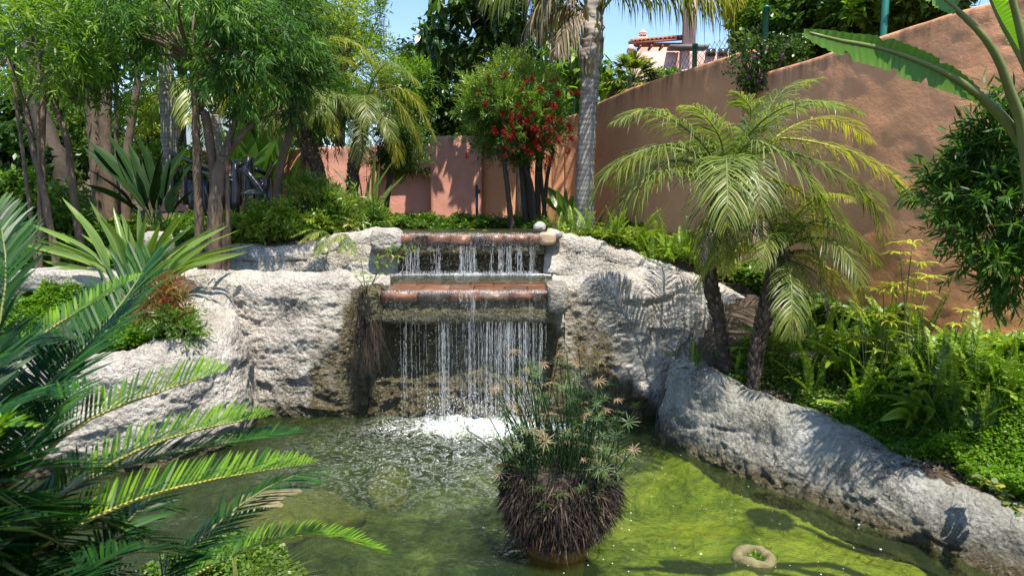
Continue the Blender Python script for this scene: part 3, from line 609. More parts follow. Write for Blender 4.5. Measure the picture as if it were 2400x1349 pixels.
# ------------------------------------------------------------------ weirs (ledges with tiles)
def weir(name, label, x0, x1, y0, y1, ztop, widths, seed, ledge_h, over):
    rg = rng_(seed); t = thing(name, label, 'waterfall ledge', ((x0 + x1) / 2, y0, ztop - .12))
    # mossy ledge below the tiles: gridded, roughened
    nx, prof = 90, [(y0 + .34, ztop - .13 - ledge_h), (y0 + .10, ztop - .135 - ledge_h), (y0 + .035, ztop - .12 - ledge_h), (y0 + .02, ztop - .10 - ledge_h * .6), (y0 + .03, ztop - .12), (y0 + .05, ztop - .03), (y0 + .2, ztop - .03), (y1, ztop - .03)]
    pr = arclen(np.array([(0, a, b) for a, b in prof], float), 40)[:, 1:]
    xx = np.linspace(x0 - over, x1 + over, nx); V = np.stack([np.broadcast_to(xx[:, None], (nx, 40)), np.broadcast_to(pr[None, :, 0], (nx, 40)), np.broadcast_to(pr[None, :, 1], (nx, 40))], -1)
    d = fbm(V * 7, seed, 4) * .016 + fbm(V * 22, seed, 3) * .008
    V = V + np.stack([d * 0, -np.abs(d) * (pr[None, :, 1] < ztop - .115), d * .7 * (pr[None, :, 1] < ztop - .14)], -1)
    part('ledge', V.reshape(-1, 3), grid_faces(nx, 40)[:, ::-1], M['concrete'], t, {'wet': np.full(nx * 40, .55), 'dirt': np.full(nx * 40, .5)}, True)
    widths = np.array(widths) / sum(widths) * (x1 - x0); x = x0
    for k, wd in enumerate(widths):
        h = .088 + rg.uniform(-.008, .003); V, F = boxm((x + wd / 2, y0 + .02, ztop - h / 2 - .002), (wd - .006, .05 + rg.uniform(0, .01), h), rg.normal(0, .012), .003, .0025, rg)
        part('tile', V, F, M['tile'], t); x += wd
    nrow = max(1, int((y1 - y0 - .05) / .33)); dy = (y1 - y0 - .05) / nrow
    for r_ in range(nrow):
        x = x0 + .0; k = 0
        while x < x1 - .02:
            wd = min(rg.uniform(.2, .34), x1 - x)
            if x1 - x - wd < .08: wd = x1 - x
            V, F = boxm((x + wd / 2, y0 + .05 + dy * (r_ + .5), ztop - .02), (wd - .008, dy - .008, .03), rg.normal(0, .01), .004, .0015, rg)
            part('tile', V, F, M['tile'], t); x += wd; k += 1
    return t
WL1 = weir('waterfall_ledge', 'lower ledge of terracotta tiles on a mossy lip with water running over it', -1.12, .31, 5.80, 6.75, 1.165, [.5, .47, .42, .4, .32, .22], 5, .16, .06)
WL2 = weir('waterfall_ledge', 'upper ledge of terracotta tiles in front of the flat upper basin', -1.21, .31, 7.12, 7.9, 1.59, [.22, .2, .3, .26, .2, .22, .16, .18, .17], 6, .08, .03)
# end blocks
def blob(c, s, seed, sub=ICO4, amp=.2, fr=2.2, fine=.03):
    V, F = sub; V = V * (1 + amp * fbm(V * fr * .5 + seed, seed, 3)[:, None] + fine * fbm(V * 7 + seed, seed, 3)[:, None]); return V * np.array(s) + np.array(c), F
def rock(name, label, c, s, seed, mat='cobble', cat='rock', att=None, sub=ICO4, sq=0, **k):
    V, F = blob((0, 0, 0), (1, 1, 1), seed, sub, **k)
    if sq: V = np.sign(V) * np.abs(V) ** sq
    V = V * np.array(s); n = len(V); o = put(name, mesh(name, V, F, M[mat], {'wet': np.full(n, (att or (0, .3))[0]), 'dirt': np.full(n, (att or (0, .3))[1])}, True), None, c)
    return tagit(o, label, cat)
ic5 = ico(5)
rock('end_block', 'pale rock block capping the right end of the lower tiled ledge', (.395, 5.98, 1.10), (.095, .25, .13), 3, 'rock', 'rock', (.2, .7), ic5, sq=.45, amp=.10)
rock('end_block', 'mossy rock shoulder at the left end of the lower tiled ledge', (-1.20, 5.98, 1.03), (.10, .22, .17), 5, 'concrete', 'rock', (.35, .7), ic5, sq=.65, amp=.16)
rock('end_block', 'light rock post at the left end of the upper tiled ledge', (-1.32, 7.2, 1.54), (.16, .15, .12), 7, 'rock', 'rock', (0, .3), ic5, sq=.6, amp=.14)
rock('end_block', 'small sandy rock at the right end of the upper tiled ledge', (.37, 7.17, 1.55), (.085, .12, .07), 9, 'sand', 'rock', None, ICO4, sq=.6, amp=.12)
V, F = boxm((.35, 5.86, 1.20), (.085, .16, .03), .12, .006, .004, rng_(4)); part('stone_chip', V, F, M['sand'], WL1)
c = at(1265, 533, 7.5); rock('boulder', 'smaller round grey boulder beside the upper ledge, left of the larger one', (c[0], c[1], c[2]), (.075, .075, .06), 21, amp=.12)
c = at(1297, 549, 7.28); rock('boulder', 'larger oval grey boulder beside the upper ledge', (c[0], c[1], c[2]), (.095, .08, .055), 25, amp=.12)
c = at(1358, 550, 7.9); rock('boulder', 'flat pale stone half hidden among ferns right of the grey boulders', (c[0], c[1], c[2]), (.11, .09, .05), 27, 'sand', amp=.12)
c = atz(905, 1112, -.04); rock('submerged_boulder', 'rounded brown rock under the water below the left side of the falls', (c[0], c[1], -.20), (.15, .22, .14), 33, 'mound', amp=.45)
c = atz(650, 1185, -.05); rock('submerged_boulder', 'broad pale rock shelf just under the water near the left bank', (c[0], c[1], -.13), (.42, .26, .11), 34, 'mound', amp=.35)
c = at(1885, 868, 5.4); rock('boulder', 'brown stone lying among the sword ferns in the right bed', (c[0], c[1], gz(c[0], c[1]) + .03), (.17, .1, .08), 35, 'mound', amp=.2)
c = at(370, 570, 6.5); rock('boulder', 'pale grey block of rock behind the variegated lilies on the left', (c[0], c[1], c[2]), (.14, .12, .12), 38, 'rock', sq=.7, amp=.15)
c = at(170, 655, 6.0); rock('boulder', 'long pale rock edge low behind the left sago fronds', (c[0], c[1], c[2]), (.55, .2, .11), 39, 'rock', sq=.8, amp=.15)
c = at(650, 905, 6.0)
# ring shaped stone in the pond, with weed in its hole
t = thing('ring_stone', 'ring shaped stone with weed in its hole lying in the green water', 'stone', tuple(atz(1768, 1314, -.02)))
a = np.linspace(0, 2 * np.pi, 37)[:-1]; b = np.linspace(0, 2 * np.pi, 15)
A, B = np.meshgrid(a, b, indexing='ij'); V = np.stack([(.088 + .030 * np.cos(B)) * np.cos(A), (.080 + .030 * np.cos(B)) * np.sin(A), .035 * np.sin(B)], -1); V = V + .012 * fbm(V * 16, 4, 4)[..., None]
part('ring', V.reshape(-1, 3) * [1, 1.0, 1] + WL[t] + [0, 0, .012], tri(grid_faces(36, 15, True)), M['mound'], t, smooth=True)
rg = rng_(4); n = 160; p = np.c_[rg.normal(0, .022, n), rg.normal(0, .022, n), np.abs(rg.normal(0, .012, n))] + WL[t]; V, F, A = leaves(p, rg.normal(0, 1, (n, 3)) + [0, 0, .6], .035, .008, rg); part('weed', V, F, M['maiden'], t, {'rnd': A})

# ------------------------------------------------------------------ stucco garden walls
def wallsweep(name, label, P2, tops, th, zb, mat, cat='garden wall', st=.05, rough=.006, lump=None, seed=3, group=None, wetf=None):
    """P2 (n,2) path; face on the right-hand side; tops (n,)"""
    C = np.c_[P2, tops]; L = np.r_[0, np.cumsum(np.linalg.norm(np.diff(C[:, :2], axis=0), axis=1))]; nu = max(3, int(L[-1] / st)); u = np.linspace(0, L[-1], nu)
    C = np.stack([np.interp(u, L, C[:, k]) for k in range(3)], -1); T = nrm(np.gradient(C[:, :2], axis=0)); Nf = np.stack([T[:, 1], -T[:, 0]], -1)
    H = C[:, 2].max() - zb; nv = int(H / st); rows = []; r = .035
    for s in np.linspace(0, 1, nv): rows.append((th / 2 * np.ones(nu), zb + (C[:, 2] - r - zb) * s))
    for q in np.linspace(0, np.pi / 2, 5)[1:]: rows.append((th / 2 - r + r * np.cos(q) + 0 * C[:, 2], C[:, 2] - r + r * np.sin(q)))
    rows.append((0 * C[:, 2], C[:, 2] + .01))
    for q in np.linspace(np.pi / 2, 0, 5)[:-1]: rows.append((-(th / 2 - r + r * np.cos(q)) + 0 * C[:, 2], C[:, 2] - r + r * np.sin(q)))
    rows.append((-th / 2 + 0 * C[:, 2], C[:, 2] - r)); rows.append((-th / 2 + 0 * C[:, 2], C[:, 2] * 0 + zb))
    off = np.stack([q[0] for q in rows], 1); zz = np.stack([q[1] for q in rows], 1)
    V = np.concatenate([C[:, None, :2] + Nf[:, None] * off[..., None], zz[..., None]], -1)
    d = fbm(V * 1.3, seed, 3) * .012 + fbm(V * 5, seed + 1, 4) * rough
    if lump: d = d + lump(V)
    V[..., :2] += Nf[:, None] * d[..., None]; V[..., 2] += fbm(V * 3, seed + 4, 3) * .008 * (off < th)
    dirt = np.clip(1 - (C[:, None, 2] - zz) / .34, 0, 1) ** 1.3; wet = wetf(V) if wetf else 0 * zz
    Vf = V.reshape(-1, 3); nc = V.shape[1]; e0 = np.arange(nc); e1 = (nu - 1) * nc + np.arange(nc)
    Vf = np.vstack([Vf, Vf[e0].mean(0), Vf[e1].mean(0)]); tF = np.vstack([np.stack([e0[1:], e0[:-1], np.full(nc - 1, len(Vf) - 2)], -1), np.stack([e1[:-1], e1[1:], np.full(nc - 1, len(Vf) - 1)], -1)])
    loc = np.array([P2[:, 0].mean(), P2[:, 1].mean(), zb])
    o = put(name, mesh(name, Vf - loc, [grid_faces(nu, nc)[:, ::-1], tF], M[mat], {'dirt': np.r_[dirt.ravel(), 0, 0], 'wet': np.r_[np.clip(wet, 0, 1).ravel(), 0, 0]}, True), None, loc); return tagit(o, label, cat, group)
def topz(P2):
    x, y = P2[:, 0], P2[:, 1]; f = np.interp(y, [4.3, 5.4, 6.6, 7.55, 9, 10.3, 11.1, 11.3], [3.5, 3.42, 3.32, 3.5, 3.5, 3.38, 3.3, 3.0]); return f
i = int(np.argmin(np.abs(GW[:, 1] - 7.5) + (GW[:, 0] < 1.2) * 9))
i0 = int(np.argmin(np.abs(GW[:, 0] - .98)))
PA = GW[i0 - 2:i + 1, :2]
wallsweep('garden_wall', 'tall shaded terracotta stucco wall rising behind the palms, with the wire fence on top', PA, np.interp(np.linspace(0, 1, len(PA)), [0, .12, .3, .6, 1], [3.32, 3.34, 3.40, 3.47, 3.52]), .24, .9, 'stucco', st=.045, seed=5)
PB = GW[i:, :2].copy(); PB[0] = GW[i, :2] + (GW[i + 1, :2] - GW[i, :2]) * .15
def lumpR(V):
    k = np.clip((V[..., 0] - 3.35) / .35, 0, 1); return k * (.006 * fbm(V * np.array([9, 9, 14]), 61, 4) + .008 * (1 - np.abs(fbm(V * np.array([2.2, 2.2, 5.0]), 66, 3))) ** 3)
wallsweep('garden_wall', 'long plain terracotta wall curving towards the right edge, its far end in sun', PB, np.interp(np.linspace(0, 1, len(PB)), [0, .1, .5, 1], [3.22, 3.24, 3.38, 3.5]), .26, .5, 'stucco', st=.03, rough=.006, lump=lumpR, seed=6, wetf=lambda V: np.clip(1 - (V[..., 2] - 1.0 - .3 * fbm(V * 2, 4, 3)) / .7, 0, 1) * (V[..., 0] > 2.6))
def lin(*p): return np.array(p, float)
a_ = at(1130, 330, 11.2); PC = GW[:i0 + 1, :2]
wallsweep('garden_wall', 'terracotta wall panel behind the red flowering tree trunks', np.vstack([[(-.5, 11.22)], GW[3:i0 - 1, :2]]), np.interp(np.linspace(0, 1, i0 - 3), [0, .3, .7, 1], [2.96, 2.97, 3.15, 3.3]), .22, 1.2, 'stucco', seed=7)
xL, xR = at(1012, 330, 11.0)[0], at(1128, 330, 11.0)[0]
wallsweep('garden_wall', 'sunlit salmon wall pier with leaf shadows above the upper ledge', lin((xL, 11.0), ((xL + xR) / 2, 10.97), (xR, 11.0)), np.array([2.96, 2.97, 2.96]), .3, 1.2, 'pink', seed=8)
xM = at(893, 400, 11.3)[0]
wallsweep('garden_wall', 'recessed lower salmon wall left of the sunlit pier', lin((xM - .02, 11.35), (xL + .05, 11.35)), np.array([2.45, 2.45]), .22, 1.2, 'pink', seed=9)
x7 = at(690, 400, 11.2)[0]
wallsweep('garden_wall', 'higher salmon wall running left behind the slim palms', lin((-6.2, 11.9), (x7, 11.5), (xL - .01, 11.5)), np.array([2.8, 2.82, 2.90]), .2, 1.2, 'pink', seed=10)
V, F = boxm(((xM + xL) / 2, 11.26, 2.47), (xL - xM + .1, .34, .05), 0, .008); solo('wall_ledge', V, F, M['bronze'], 'thin reddish ledge capping the recessed salmon wall', 'ledge', ((xM + xL) / 2, 11.26, 2.45))
# ------------------------------------------------------------------ trees
def pxr(r, Y): return r * Y / FPX
def gpt(px, py, Y):      # where the line of sight meets the ground, near distance Y
    ys_ = np.linspace(Y - .9, Y + .9, 61); P = np.array([at(px, py, y) for y in ys_]); e = np.abs(P[:, 2] - gz(P[:, 0], P[:, 1])) + .03 * np.abs(ys_ - Y) + 9 * inpoly(P[:, 0], P[:, 1], POND)
    p = P[int(np.argmin(e))]; p[2] = float(gz(p[0], p[1])); return p
def tree(name, label, trunks, crowns, mat, bmat='bark', cat='tree', seed=1, limbs=10, group=None, tw=.02, extra=None, deep=True, base_ground=True, lmbr=.35):
    """trunks: [([(px,py,Y)...], [radii m])]; crowns: dict list"""
    rg = rng_(seed); tr = []
    for pts, rad in trunks:
        P = np.array([at(*p) for p in pts])
        if base_ground: P[0, 2] = min(P[0, 2], float(gz(P[0, 0], P[0, 1])) - .05) if deep else P[0, 2]
        tr.append((P, rad))
    loc = tr[0][0][0] if tr else at(*crowns[0]['c'])
    t = thing(name, label, cat, tuple(loc), group)
    for P, rad in tr:
        V, F = tube(P, rad, 9, max(10, len(P) * 7), bump=.12 * rad[0], seed=seed); part('trunk', V, F, M[bmat], t, smooth=True)
    cl, br = [], []
    for c in crowns:
        c = dict(c); px, py, Y = c.pop('c'); rp = c.pop('r'); C = at(px, py, Y)
        Rr = np.array([pxr(rp[0], Y), pxr(rp[2] if len(rp) > 2 else rp[0], Y), pxr(rp[1], Y)])
        top = c.pop('top', None)
        young = c.pop('young', 0); (V, F, A), cc = foliage(rg, C, Rr, **c); A = np.clip(A * (1 - young) + young * np.clip(.5 + .55 * (V[:, 2] - C[2]) / Rr[2], 0, 1), 0, 1) if young else A; cl.append((V, F, A))  # young shifts leaf colour lighter with height, painting a sunlit crown top
        if tr and limbs:
            T = tr[rg.integers(len(tr))][0][-1] if top is None else at(*top)
            for q in cc[rg.permutation(len(cc))[:limbs]]:
                P0 = tr[rg.integers(len(tr))]; T = P0[0][-1]; mid = (T + q) / 2 + np.array([rg.normal(0, .05), rg.normal(0, .05), .08]) * np.linalg.norm(q - T)
                V2, F2 = tube([T, mid, q], [P0[1][-1] * .7, P0[1][-1] * lmbr, .003], 5, 8, cap=False); br.append((V2, F2, 0))
    if br: V, F, A = join(br); part('limbs', V, F, M[bmat], t, smooth=True)
    V, F, A = join(cl); part('crown', V, F, M[mat], t, {'rnd': A})
    return t
WIL = dict(L=.088, W=.0125, tl=.22, lpt=13, spread=.75, droop=.6, up=.0, sag=.15, seg=2, upb=.6)
# large willow-leaved tree over the left centre
T1 = tree('willow_leaved_tree', 'big drooping narrow-leaved tree over the left bank with one straight trunk', [([(466, 560, 7.0), (462, 400, 7.0), (458, 250, 7.0), (450, 140, 7.0)], [.052, .042, .037, .032])],
     [dict(c=(470, 50, 7.0), r=(215, 140, 200), clumps=38, twigs=18, cr=.25, shell=.45, zlo=-.75, **WIL), dict(c=(590, 140, 6.8), r=(130, 105, 120), clumps=18, twigs=17, cr=.28, shell=.4, **WIL), dict(c=(330, 110, 6.9), r=(100, 85, 120), clumps=11, twigs=18, cr=.34, shell=.35, **WIL)], 'willow', seed=11, limbs=9)
T2 = tree('willow_leaved_tree', 'drooping narrow-leaved tree on a trunk forking just above the lilies', [([(490, 556, 6.9), (505, 470, 6.95), (522, 368, 7.0)], [.085, .07, .062]), ([(520, 385, 7.0), (490, 320, 7.05), (470, 250, 7.1), (462, 150, 7.1)], [.052, .045, .035, .03]), ([(521, 385, 7.0), (532, 358, 7.0), (540, 350, 7.0)], [.03, .02, .015])],
     [dict(c=(640, 60, 7.3), r=(110, 110, 120), clumps=22, twigs=18, cr=.34, shell=.4, **WIL), dict(c=(690, 190, 7.4), r=(60, 80, 80), clumps=10, twigs=16, cr=.36, shell=.3, **WIL)], 'willow', seed=12, limbs=5)
LEFT = dict(L=.10, W=.016, tl=.2, lpt=10, spread=.9, droop=.3, up=.3, seg=2)
T3 = tree('young_tree', 'slender light green tree at the far left with a leaning thin trunk', [([(133, 548, 6.3), (105, 460, 6.3), (78, 350, 6.3), (58, 245, 6.3)], [.034, .029, .025, .021]), ([(58, 250, 6.3), (30, 190, 6.3), (0, 150, 6.3)], [.02, .015, .01]), ([(60, 250, 6.3), (90, 190, 6.3), (110, 110, 6.3)], [.02, .014, .01])],
     [dict(c=(70, 90, 6.3), r=(140, 120, 150), clumps=26, twigs=17, cr=.30, shell=.3, **LEFT)], 'bright', seed=13, limbs=8)
T4 = tree('young_tree', 'slender light green tree with a crooked trunk beside the far left one', [([(188, 505, 6.8), (168, 420, 6.8), (158, 330, 6.8), (130, 250, 6.8), (126, 180, 6.8)], [.04, .036, .031, .026, .02]), ([(66, 270, 6.6), (100, 250, 6.7), (135, 235, 6.8)], [.03, .035, .03])],
     [dict(c=(170, 120, 6.9), r=(120, 115, 130), clumps=19, twigs=17, cr=.30, shell=.3, **LEFT), dict(c=(215, 215, 6.9), r=(60, 50, 70), clumps=8, twigs=13, cr=.35, shell=.3, **LEFT)], 'bright', seed=14, limbs=8)
DK = dict(L=.13, W=.04, tl=.3, lpt=7, spread=.9, droop=.3, up=.2)
bgt = [  # brown trunks behind on the left
    ([(232, 450, 9.5), (222, 340, 9.5), (212, 200, 9.5), (205, 60, 9.5)], [.095, .08, .075, .06], 'thick brown trunk behind the two young trees on the left', (215, -30), (140, 110), 'mid', 'bark'),
    ([(252, 440, 9.0), (247, 330, 9.0), (252, 190, 9.0), (255, 60, 9.0)], [.085, .075, .065, .05], 'straight brown trunk beside the dark paddle leaves', (280, 20), (110, 110), 'dark', 'bark'),
    ([(288, 450, 9.3), (298, 370, 9.3), (312, 260, 9.3), (322, 190, 9.3), (330, 60, 9.3)], [.065, .055, .045, .04, .035], 'slim brown trunk leaning right next to the sky gap', (360, 0), (110, 100), 'mid', 'bark'),
    ([(272, 440, 10), (273, 330, 10), (272, 200, 10), (270, 60, 10)], [.035, .03, .028, .025], 'very thin straight brown stem between two thicker trunks', (250, 40), (70, 60), 'mid', 'bark'),
    ([(165, 470, 8.2), (140, 400, 8.2), (110, 320, 8.3), (88, 240, 8.4), (70, 100, 8.4)], [.145, .125, .11, .10, .08], 'thick dark leaning trunk in the shade at the far left', (60, 0), (170, 130), 'dark', 'barkdk')]
for k, (pts, rad, lab, c, r, mt, bm_) in enumerate(bgt):
    Yc = pts[0][2] + .6; tree('shade_tree', lab, [(pts, rad)], [dict(c=(c[0], c[1], Yc), r=(r[0], r[1], r[0]), clumps=11, twigs=9, cr=.32, shell=.3, **DK)], mt, bm_, seed=30 + k, limbs=6)
# background tree walls
BG = dict(L=.22, W=.09, tl=.45, lpt=6, spread=1., droop=.2, up=.2)
bgl = [((30, 110, 14), (230, 210), 'dark', 'dark leafy tree filling the far left corner of the sky'), ((60, 330, 13), (120, 90), 'dark', 'dark undergrowth tree low at the far left edge'),
       ((560, 60, 15), (200, 150), 'dark', 'dense dark tree behind the drooping tree crown'), ((420, 90, 17), (130, 110), 'mid', 'mid green tree high beyond the grey palm trunk'),
       ((735, 190, 14), (80, 130), 'mid', 'leafy tree rising behind the pair of slim palms'), ((640, 250, 16), (110, 90), 'dark', 'dark tree low behind the banana leaves'),
       ((140, 230, 15), (75, 110), 'mid', 'green tree seen between the brown trunks on the left')]
for k, (c, r, mt, lab) in enumerate(bgl):
    tree('background_tree', lab, [([(c[0], 480, c[2]), (c[0] + 8, c[1] + 20, c[2])], [.15, .1])], [dict(c=c, r=(r[0], r[1], r[0] * .5), clumps=46, twigs=16, cr=.26, shell=.45, **BG)], mt, 'barkdk', seed=50 + k, limbs=4)
NR = dict(L=.15, W=.022, tl=.32, lpt=11, spread=.85, droop=.1, up=.5)
tree('willow_leaved_tree', 'sunlit yellow-green feathery tree against the sky behind the slim palms', [([(790, 460, 12), (800, 200, 12)], [.12, .07])], [dict(c=(805, 110, 12), r=(85, 100, 90), clumps=30, twigs=18, cr=.32, shell=.45, **NR), dict(c=(770, 10, 12.5), r=(70, 40, 70), clumps=10, twigs=14, cr=.36, shell=.4, **NR), dict(c=(740, 70, 12), r=(70, 60, 90), clumps=12, twigs=14, cr=.36, shell=.4, **NR)], 'yellowg', seed=61, limbs=6)
tree('weeping_bottlebrush', 'weeping tree with reddish tips between the two slim palms', [([(700, 470, 9.6), (715, 330, 9.6), (740, 230, 9.6)], [.05, .04, .03])], [dict(c=(745, 255, 9.6), r=(105, 90, 90), clumps=26, twigs=15, cr=.3, shell=.35, **{**WIL, 'L': .09})], 'willow', seed=62, limbs=6)
# creeper covered dark mass, small leaves
tree('evergreen_tree', 'dense dark green small-leaved tree standing above the sunlit pier', [([(1035, 420, 13), (1035, 250, 13)], [.12, .09])],
     [dict(c=(1040, 225, 13), r=(95, 125, 70), clumps=60, twigs=26, cr=.22, shell=.55, L=.12, W=.06, tl=.3, lpt=7, spread=1., droop=.3, up=.2), dict(c=(1010, 300, 12.6), r=(75, 60, 60), clumps=22, twigs=20, cr=.28, shell=.5, L=.12, W=.06, tl=.3, lpt=7, spread=1., droop=.3, up=0)], 'dark', 'barkdk', seed=63, limbs=8)
tree('tall_shrub', 'bright green shrub crown right behind the yellowing palm fronds', [([(930, 420, 12.2), (935, 260, 12.2)], [.05, .03])], [dict(c=(940, 215, 12.2), r=(55, 50, 50), clumps=18, twigs=14, cr=.34, shell=.4, **NR)], 'bright', seed=64, limbs=5)
SCH = dict(L=.24, W=.075, tl=.3, lpt=9, spread=1., droop=.55, up=.3, whorl=True, seg=2, upb=.85)
tree('umbrella_tree', 'dark umbrella tree with drooping leaf whorls against the sky', [([(1225, 520, 10.6), (1222, 300, 10.5), (1213, 130, 10.4), (1192, 0, 10.3)], [.045, .045, .05, .045]), ([(1213, 130, 10.4), (1228, 60, 10.4), (1240, -30, 10.4)], [.045, .035, .03])],
     [dict(c=(1125, 55, 10.5), r=(68, 80, 60), clumps=16, twigs=7, cr=.35, shell=.4, **SCH), dict(c=(1175, -10, 10.5), r=(90, 60, 80), clumps=12, twigs=7, cr=.35, shell=.4, **SCH), dict(c=(1130, 130, 10.8), r=(70, 45, 60), clumps=9, twigs=6, cr=.35, shell=.4, **SCH)], 'dark', 'barkdk', seed=65, limbs=12, lmbr=.5)
tree('umbrella_tree', 'bright green umbrella tree whorls between the two trunks and the tall palm', [([(1255, 330, 12), (1268, 210, 12), (1262, 0, 12)], [.05, .05, .04]), ([(1248, 330, 12), (1262, 100, 12), (1250, -40, 12)], [.05, .04, .03])],
     [dict(c=(1290, 185, 12.3), r=(70, 90, 60), clumps=22, twigs=6, cr=.33, shell=.4, **SCH), dict(c=(1275, 110, 12.3), r=(60, 40, 60), clumps=8, twigs=6, cr=.33, shell=.4, **SCH), dict(c=(1402, 200, 11.8), r=(16, 50, 30), clumps=4, twigs=4, cr=.4, shell=.4, **SCH)], 'bright', 'barkdk', seed=66, limbs=6)
# bottlebrush
BB = dict(young=.6, L=.085, W=.013, tl=.2, lpt=15, spread=.7, droop=.05, up=.35, seg=1)  # young: yellow-green new growth by height, also painting the top as sunlit
bt = []
for (bx, by, mx, my, tx, ty, r_, Yb) in [(1202, 512, 1188, 430, 1178, 350, .040, 8.9), (1235, 520, 1225, 430, 1215, 330, .040, 9.2), (1247, 520, 1236, 420, 1232, 330, .058, 9.3), (1255, 520, 1245, 430, 1205, 350, .030, 9.1), (1262, 500, 1260, 420, 1262, 330, .045, 9.4), (1272, 500, 1282, 420, 1298, 350, .030, 9.4), (1285, 510, 1270, 440, 1268, 340, .028, 9.4)]:
    bt.append(([(bx, by, Yb), (mx, my, Yb), (tx, ty, Yb)], [r_, r_ * .85, r_ * .7]))
TB = tree('bottlebrush_tree', 'round bottlebrush tree with crimson flowers on several thin dark trunks', bt,
     [dict(c=(1210, 265, 9.1), r=(105, 105, 95), clumps=64, twigs=26, cr=.26, shell=.5, **BB), dict(c=(1215, 180, 9.2), r=(70, 40, 60), clumps=12, twigs=18, cr=.34, shell=.4, **BB), dict(c=(1250, 310, 9.2), r=(75, 50, 60), clumps=16, twigs=18, cr=.34, shell=.4, **BB), dict(c=(1150, 330, 9.1), r=(40, 40, 40), clumps=8, twigs=16, cr=.38, shell=.4, **BB)], 'bbrush', 'barkdk', seed=71, limbs=6)
def brush(rg, n=110, L=.085, r=.028):
    t = rg.random(n); p = np.c_[np.zeros(n), np.zeros(n), -L * t]; a = rg.random(n) * 6.28
    return leaves(p, np.c_[np.cos(a), np.sin(a), rg.normal(-.1, .3, n)], r * np.sin(np.pi * (.15 + .75 * t)) * 1.3, .006, rg)
rg = rng_(72); V, F, A = brush(rg); bme = mesh('flower', V, F, M['red'], {'rnd': A})
for k in range(95):
    if k < 62: px, py = rg.normal(1252, 46), rg.normal(305, 42)
    elif k < 76: px, py = rg.normal(1205, 22), rg.normal(288, 25)
    else: px, py = rg.uniform(1120, 1310), rg.uniform(170, 300)
    p = at(px, py, 9.1 - rg.uniform(.4, .72)); put('flower', bme, TB, tuple(p - WL[TB]), (rg.normal(0, .5), rg.normal(0, .5), rg.random() * 6), rg.uniform(.9, 1.5))
tree('small_round_tree', 'small dark round-crowned tree on a thin leaning trunk before the recessed wall', [([(900, 470, 9.6), (912, 430, 9.6), (925, 380, 9.7)], [.045, .038, .03])], [dict(c=(930, 345, 9.8), r=(66, 52, 60), clumps=34, twigs=20, cr=.28, shell=.45, L=.09, W=.014, tl=.18, lpt=11, spread=.8, droop=.3, up=.1)], 'mid', 'barkdk', seed=73, limbs=6)
# thin trunk crossing in front of the first slim palm
tree('leaning_tree', 'thin brown trunk curving up beside the railing, left of the slim palms', [([(655, 485, 8.0), (652, 430, 8.0), (668, 350, 8.0), (690, 270, 8.0), (700, 210, 8.0)], [.058, .052, .046, .042, .036])], [dict(c=(700, 120, 7.8), r=(60, 75, 60), clumps=12, twigs=14, cr=.36, shell=.3, **WIL)], 'willow', seed=74, limbs=5)
# right-hand shrub
SH = dict(L=.085, W=.0125, tl=.17, lpt=15, spread=.75, droop=.1, up=.15, seg=2)
tree('willow_leaved_shrub', 'deep green narrow-leaved shrub leaning in from the right edge before the wall', [([(2700, 900, 3.9), (2600, 600, 3.9), (2480, 420, 3.8)], [.03, .025, .015])],
     [dict(c=(2365, 465, 3.75), r=(125, 150, 110), clumps=34, twigs=13, cr=.26, shell=.4, **SH), dict(c=(2375, 330, 3.7), r=(85, 65, 80), clumps=11, twigs=12, cr=.34, shell=.3, **SH), dict(c=(2270, 440, 3.8), r=(60, 70, 60), clumps=9, twigs=11, cr=.34, shell=.3, **SH), dict(c=(2390, 640, 3.7), r=(55, 55, 50), clumps=7, twigs=11, cr=.34, shell=.3, **SH)], 'willow', seed=75, limbs=12, lmbr=.5)

# ------------------------------------------------------------------ grey palm trunks and the tall palm
def ringtrunk(P, rad, seed, sides=14, n=70):
    V, F = tube(P, rad, sides, n, bump=.01, seed=seed)
    k = np.arange(n) % 3 == 0; m = n * sides; Pn = spline(np.array(P, float), n); Vv = V[:m].reshape(n, sides, 3)
    Vv[k] = Pn[k][:, None] + (Vv[k] - Pn[k][:, None]) * .975; V[:m] = Vv.reshape(-1, 3); return V, F
def bigfrond(pts, L=.5, W=.03, n=60, droop=.8, seed=1, **k): return frond(np.array([at(*p) for p in pts]), n=n, L=L, W=W, droop=droop, rg=rng_(seed), **k)
c0 = at(1370, 540, 8.8); t = thing('tall_palm', 'tall grey-ringed palm trunk before the terracotta wall, its hanging fronds across the sky', 'palm', (c0[0], c0[1], 1.45))
PT = [np.array([c0[0], 8.8, 1.4]), at(1372, 400, 8.8), at(1377, 280, 8.8), at(1383, 190, 8.8)]
V, F = ringtrunk(PT, [.135, .118, .112, .108], 4); part('trunk', V, F, M['barkg'], t, smooth=True)
V, F = tube([at(1381, 215, 8.8), at(1384, 150, 8.8), at(1388, 80, 8.8), at(1390, 20, 8.8), at(1392, -60, 8.8)], [.11, .135, .14, .115, .09], 14, 30, bump=.05, seed=5); part('crownshaft', V, F, M['barkg'], t, smooth=True)
rg = rng_(81)
for k in range(26):     # frayed leaf-base flaps
    a = rg.random() * 6.28; z = rg.uniform(0, 1); p = PT[-1] * (1 - z) + at(1391, 0, 8.8) * z; q = np.array([math.cos(a), math.sin(a), 0]) * .12
    V, F, A = blade([p + q * .9, p + q * 1.1 + [0, 0, .12], p + q * 1.35 + [0, 0, .26]], .10, .2, rg, upv=q, n=6); part('leaf_base', V, F, M['dry'], t, {'rnd': A})
CT = at(1390, 0, 8.8)
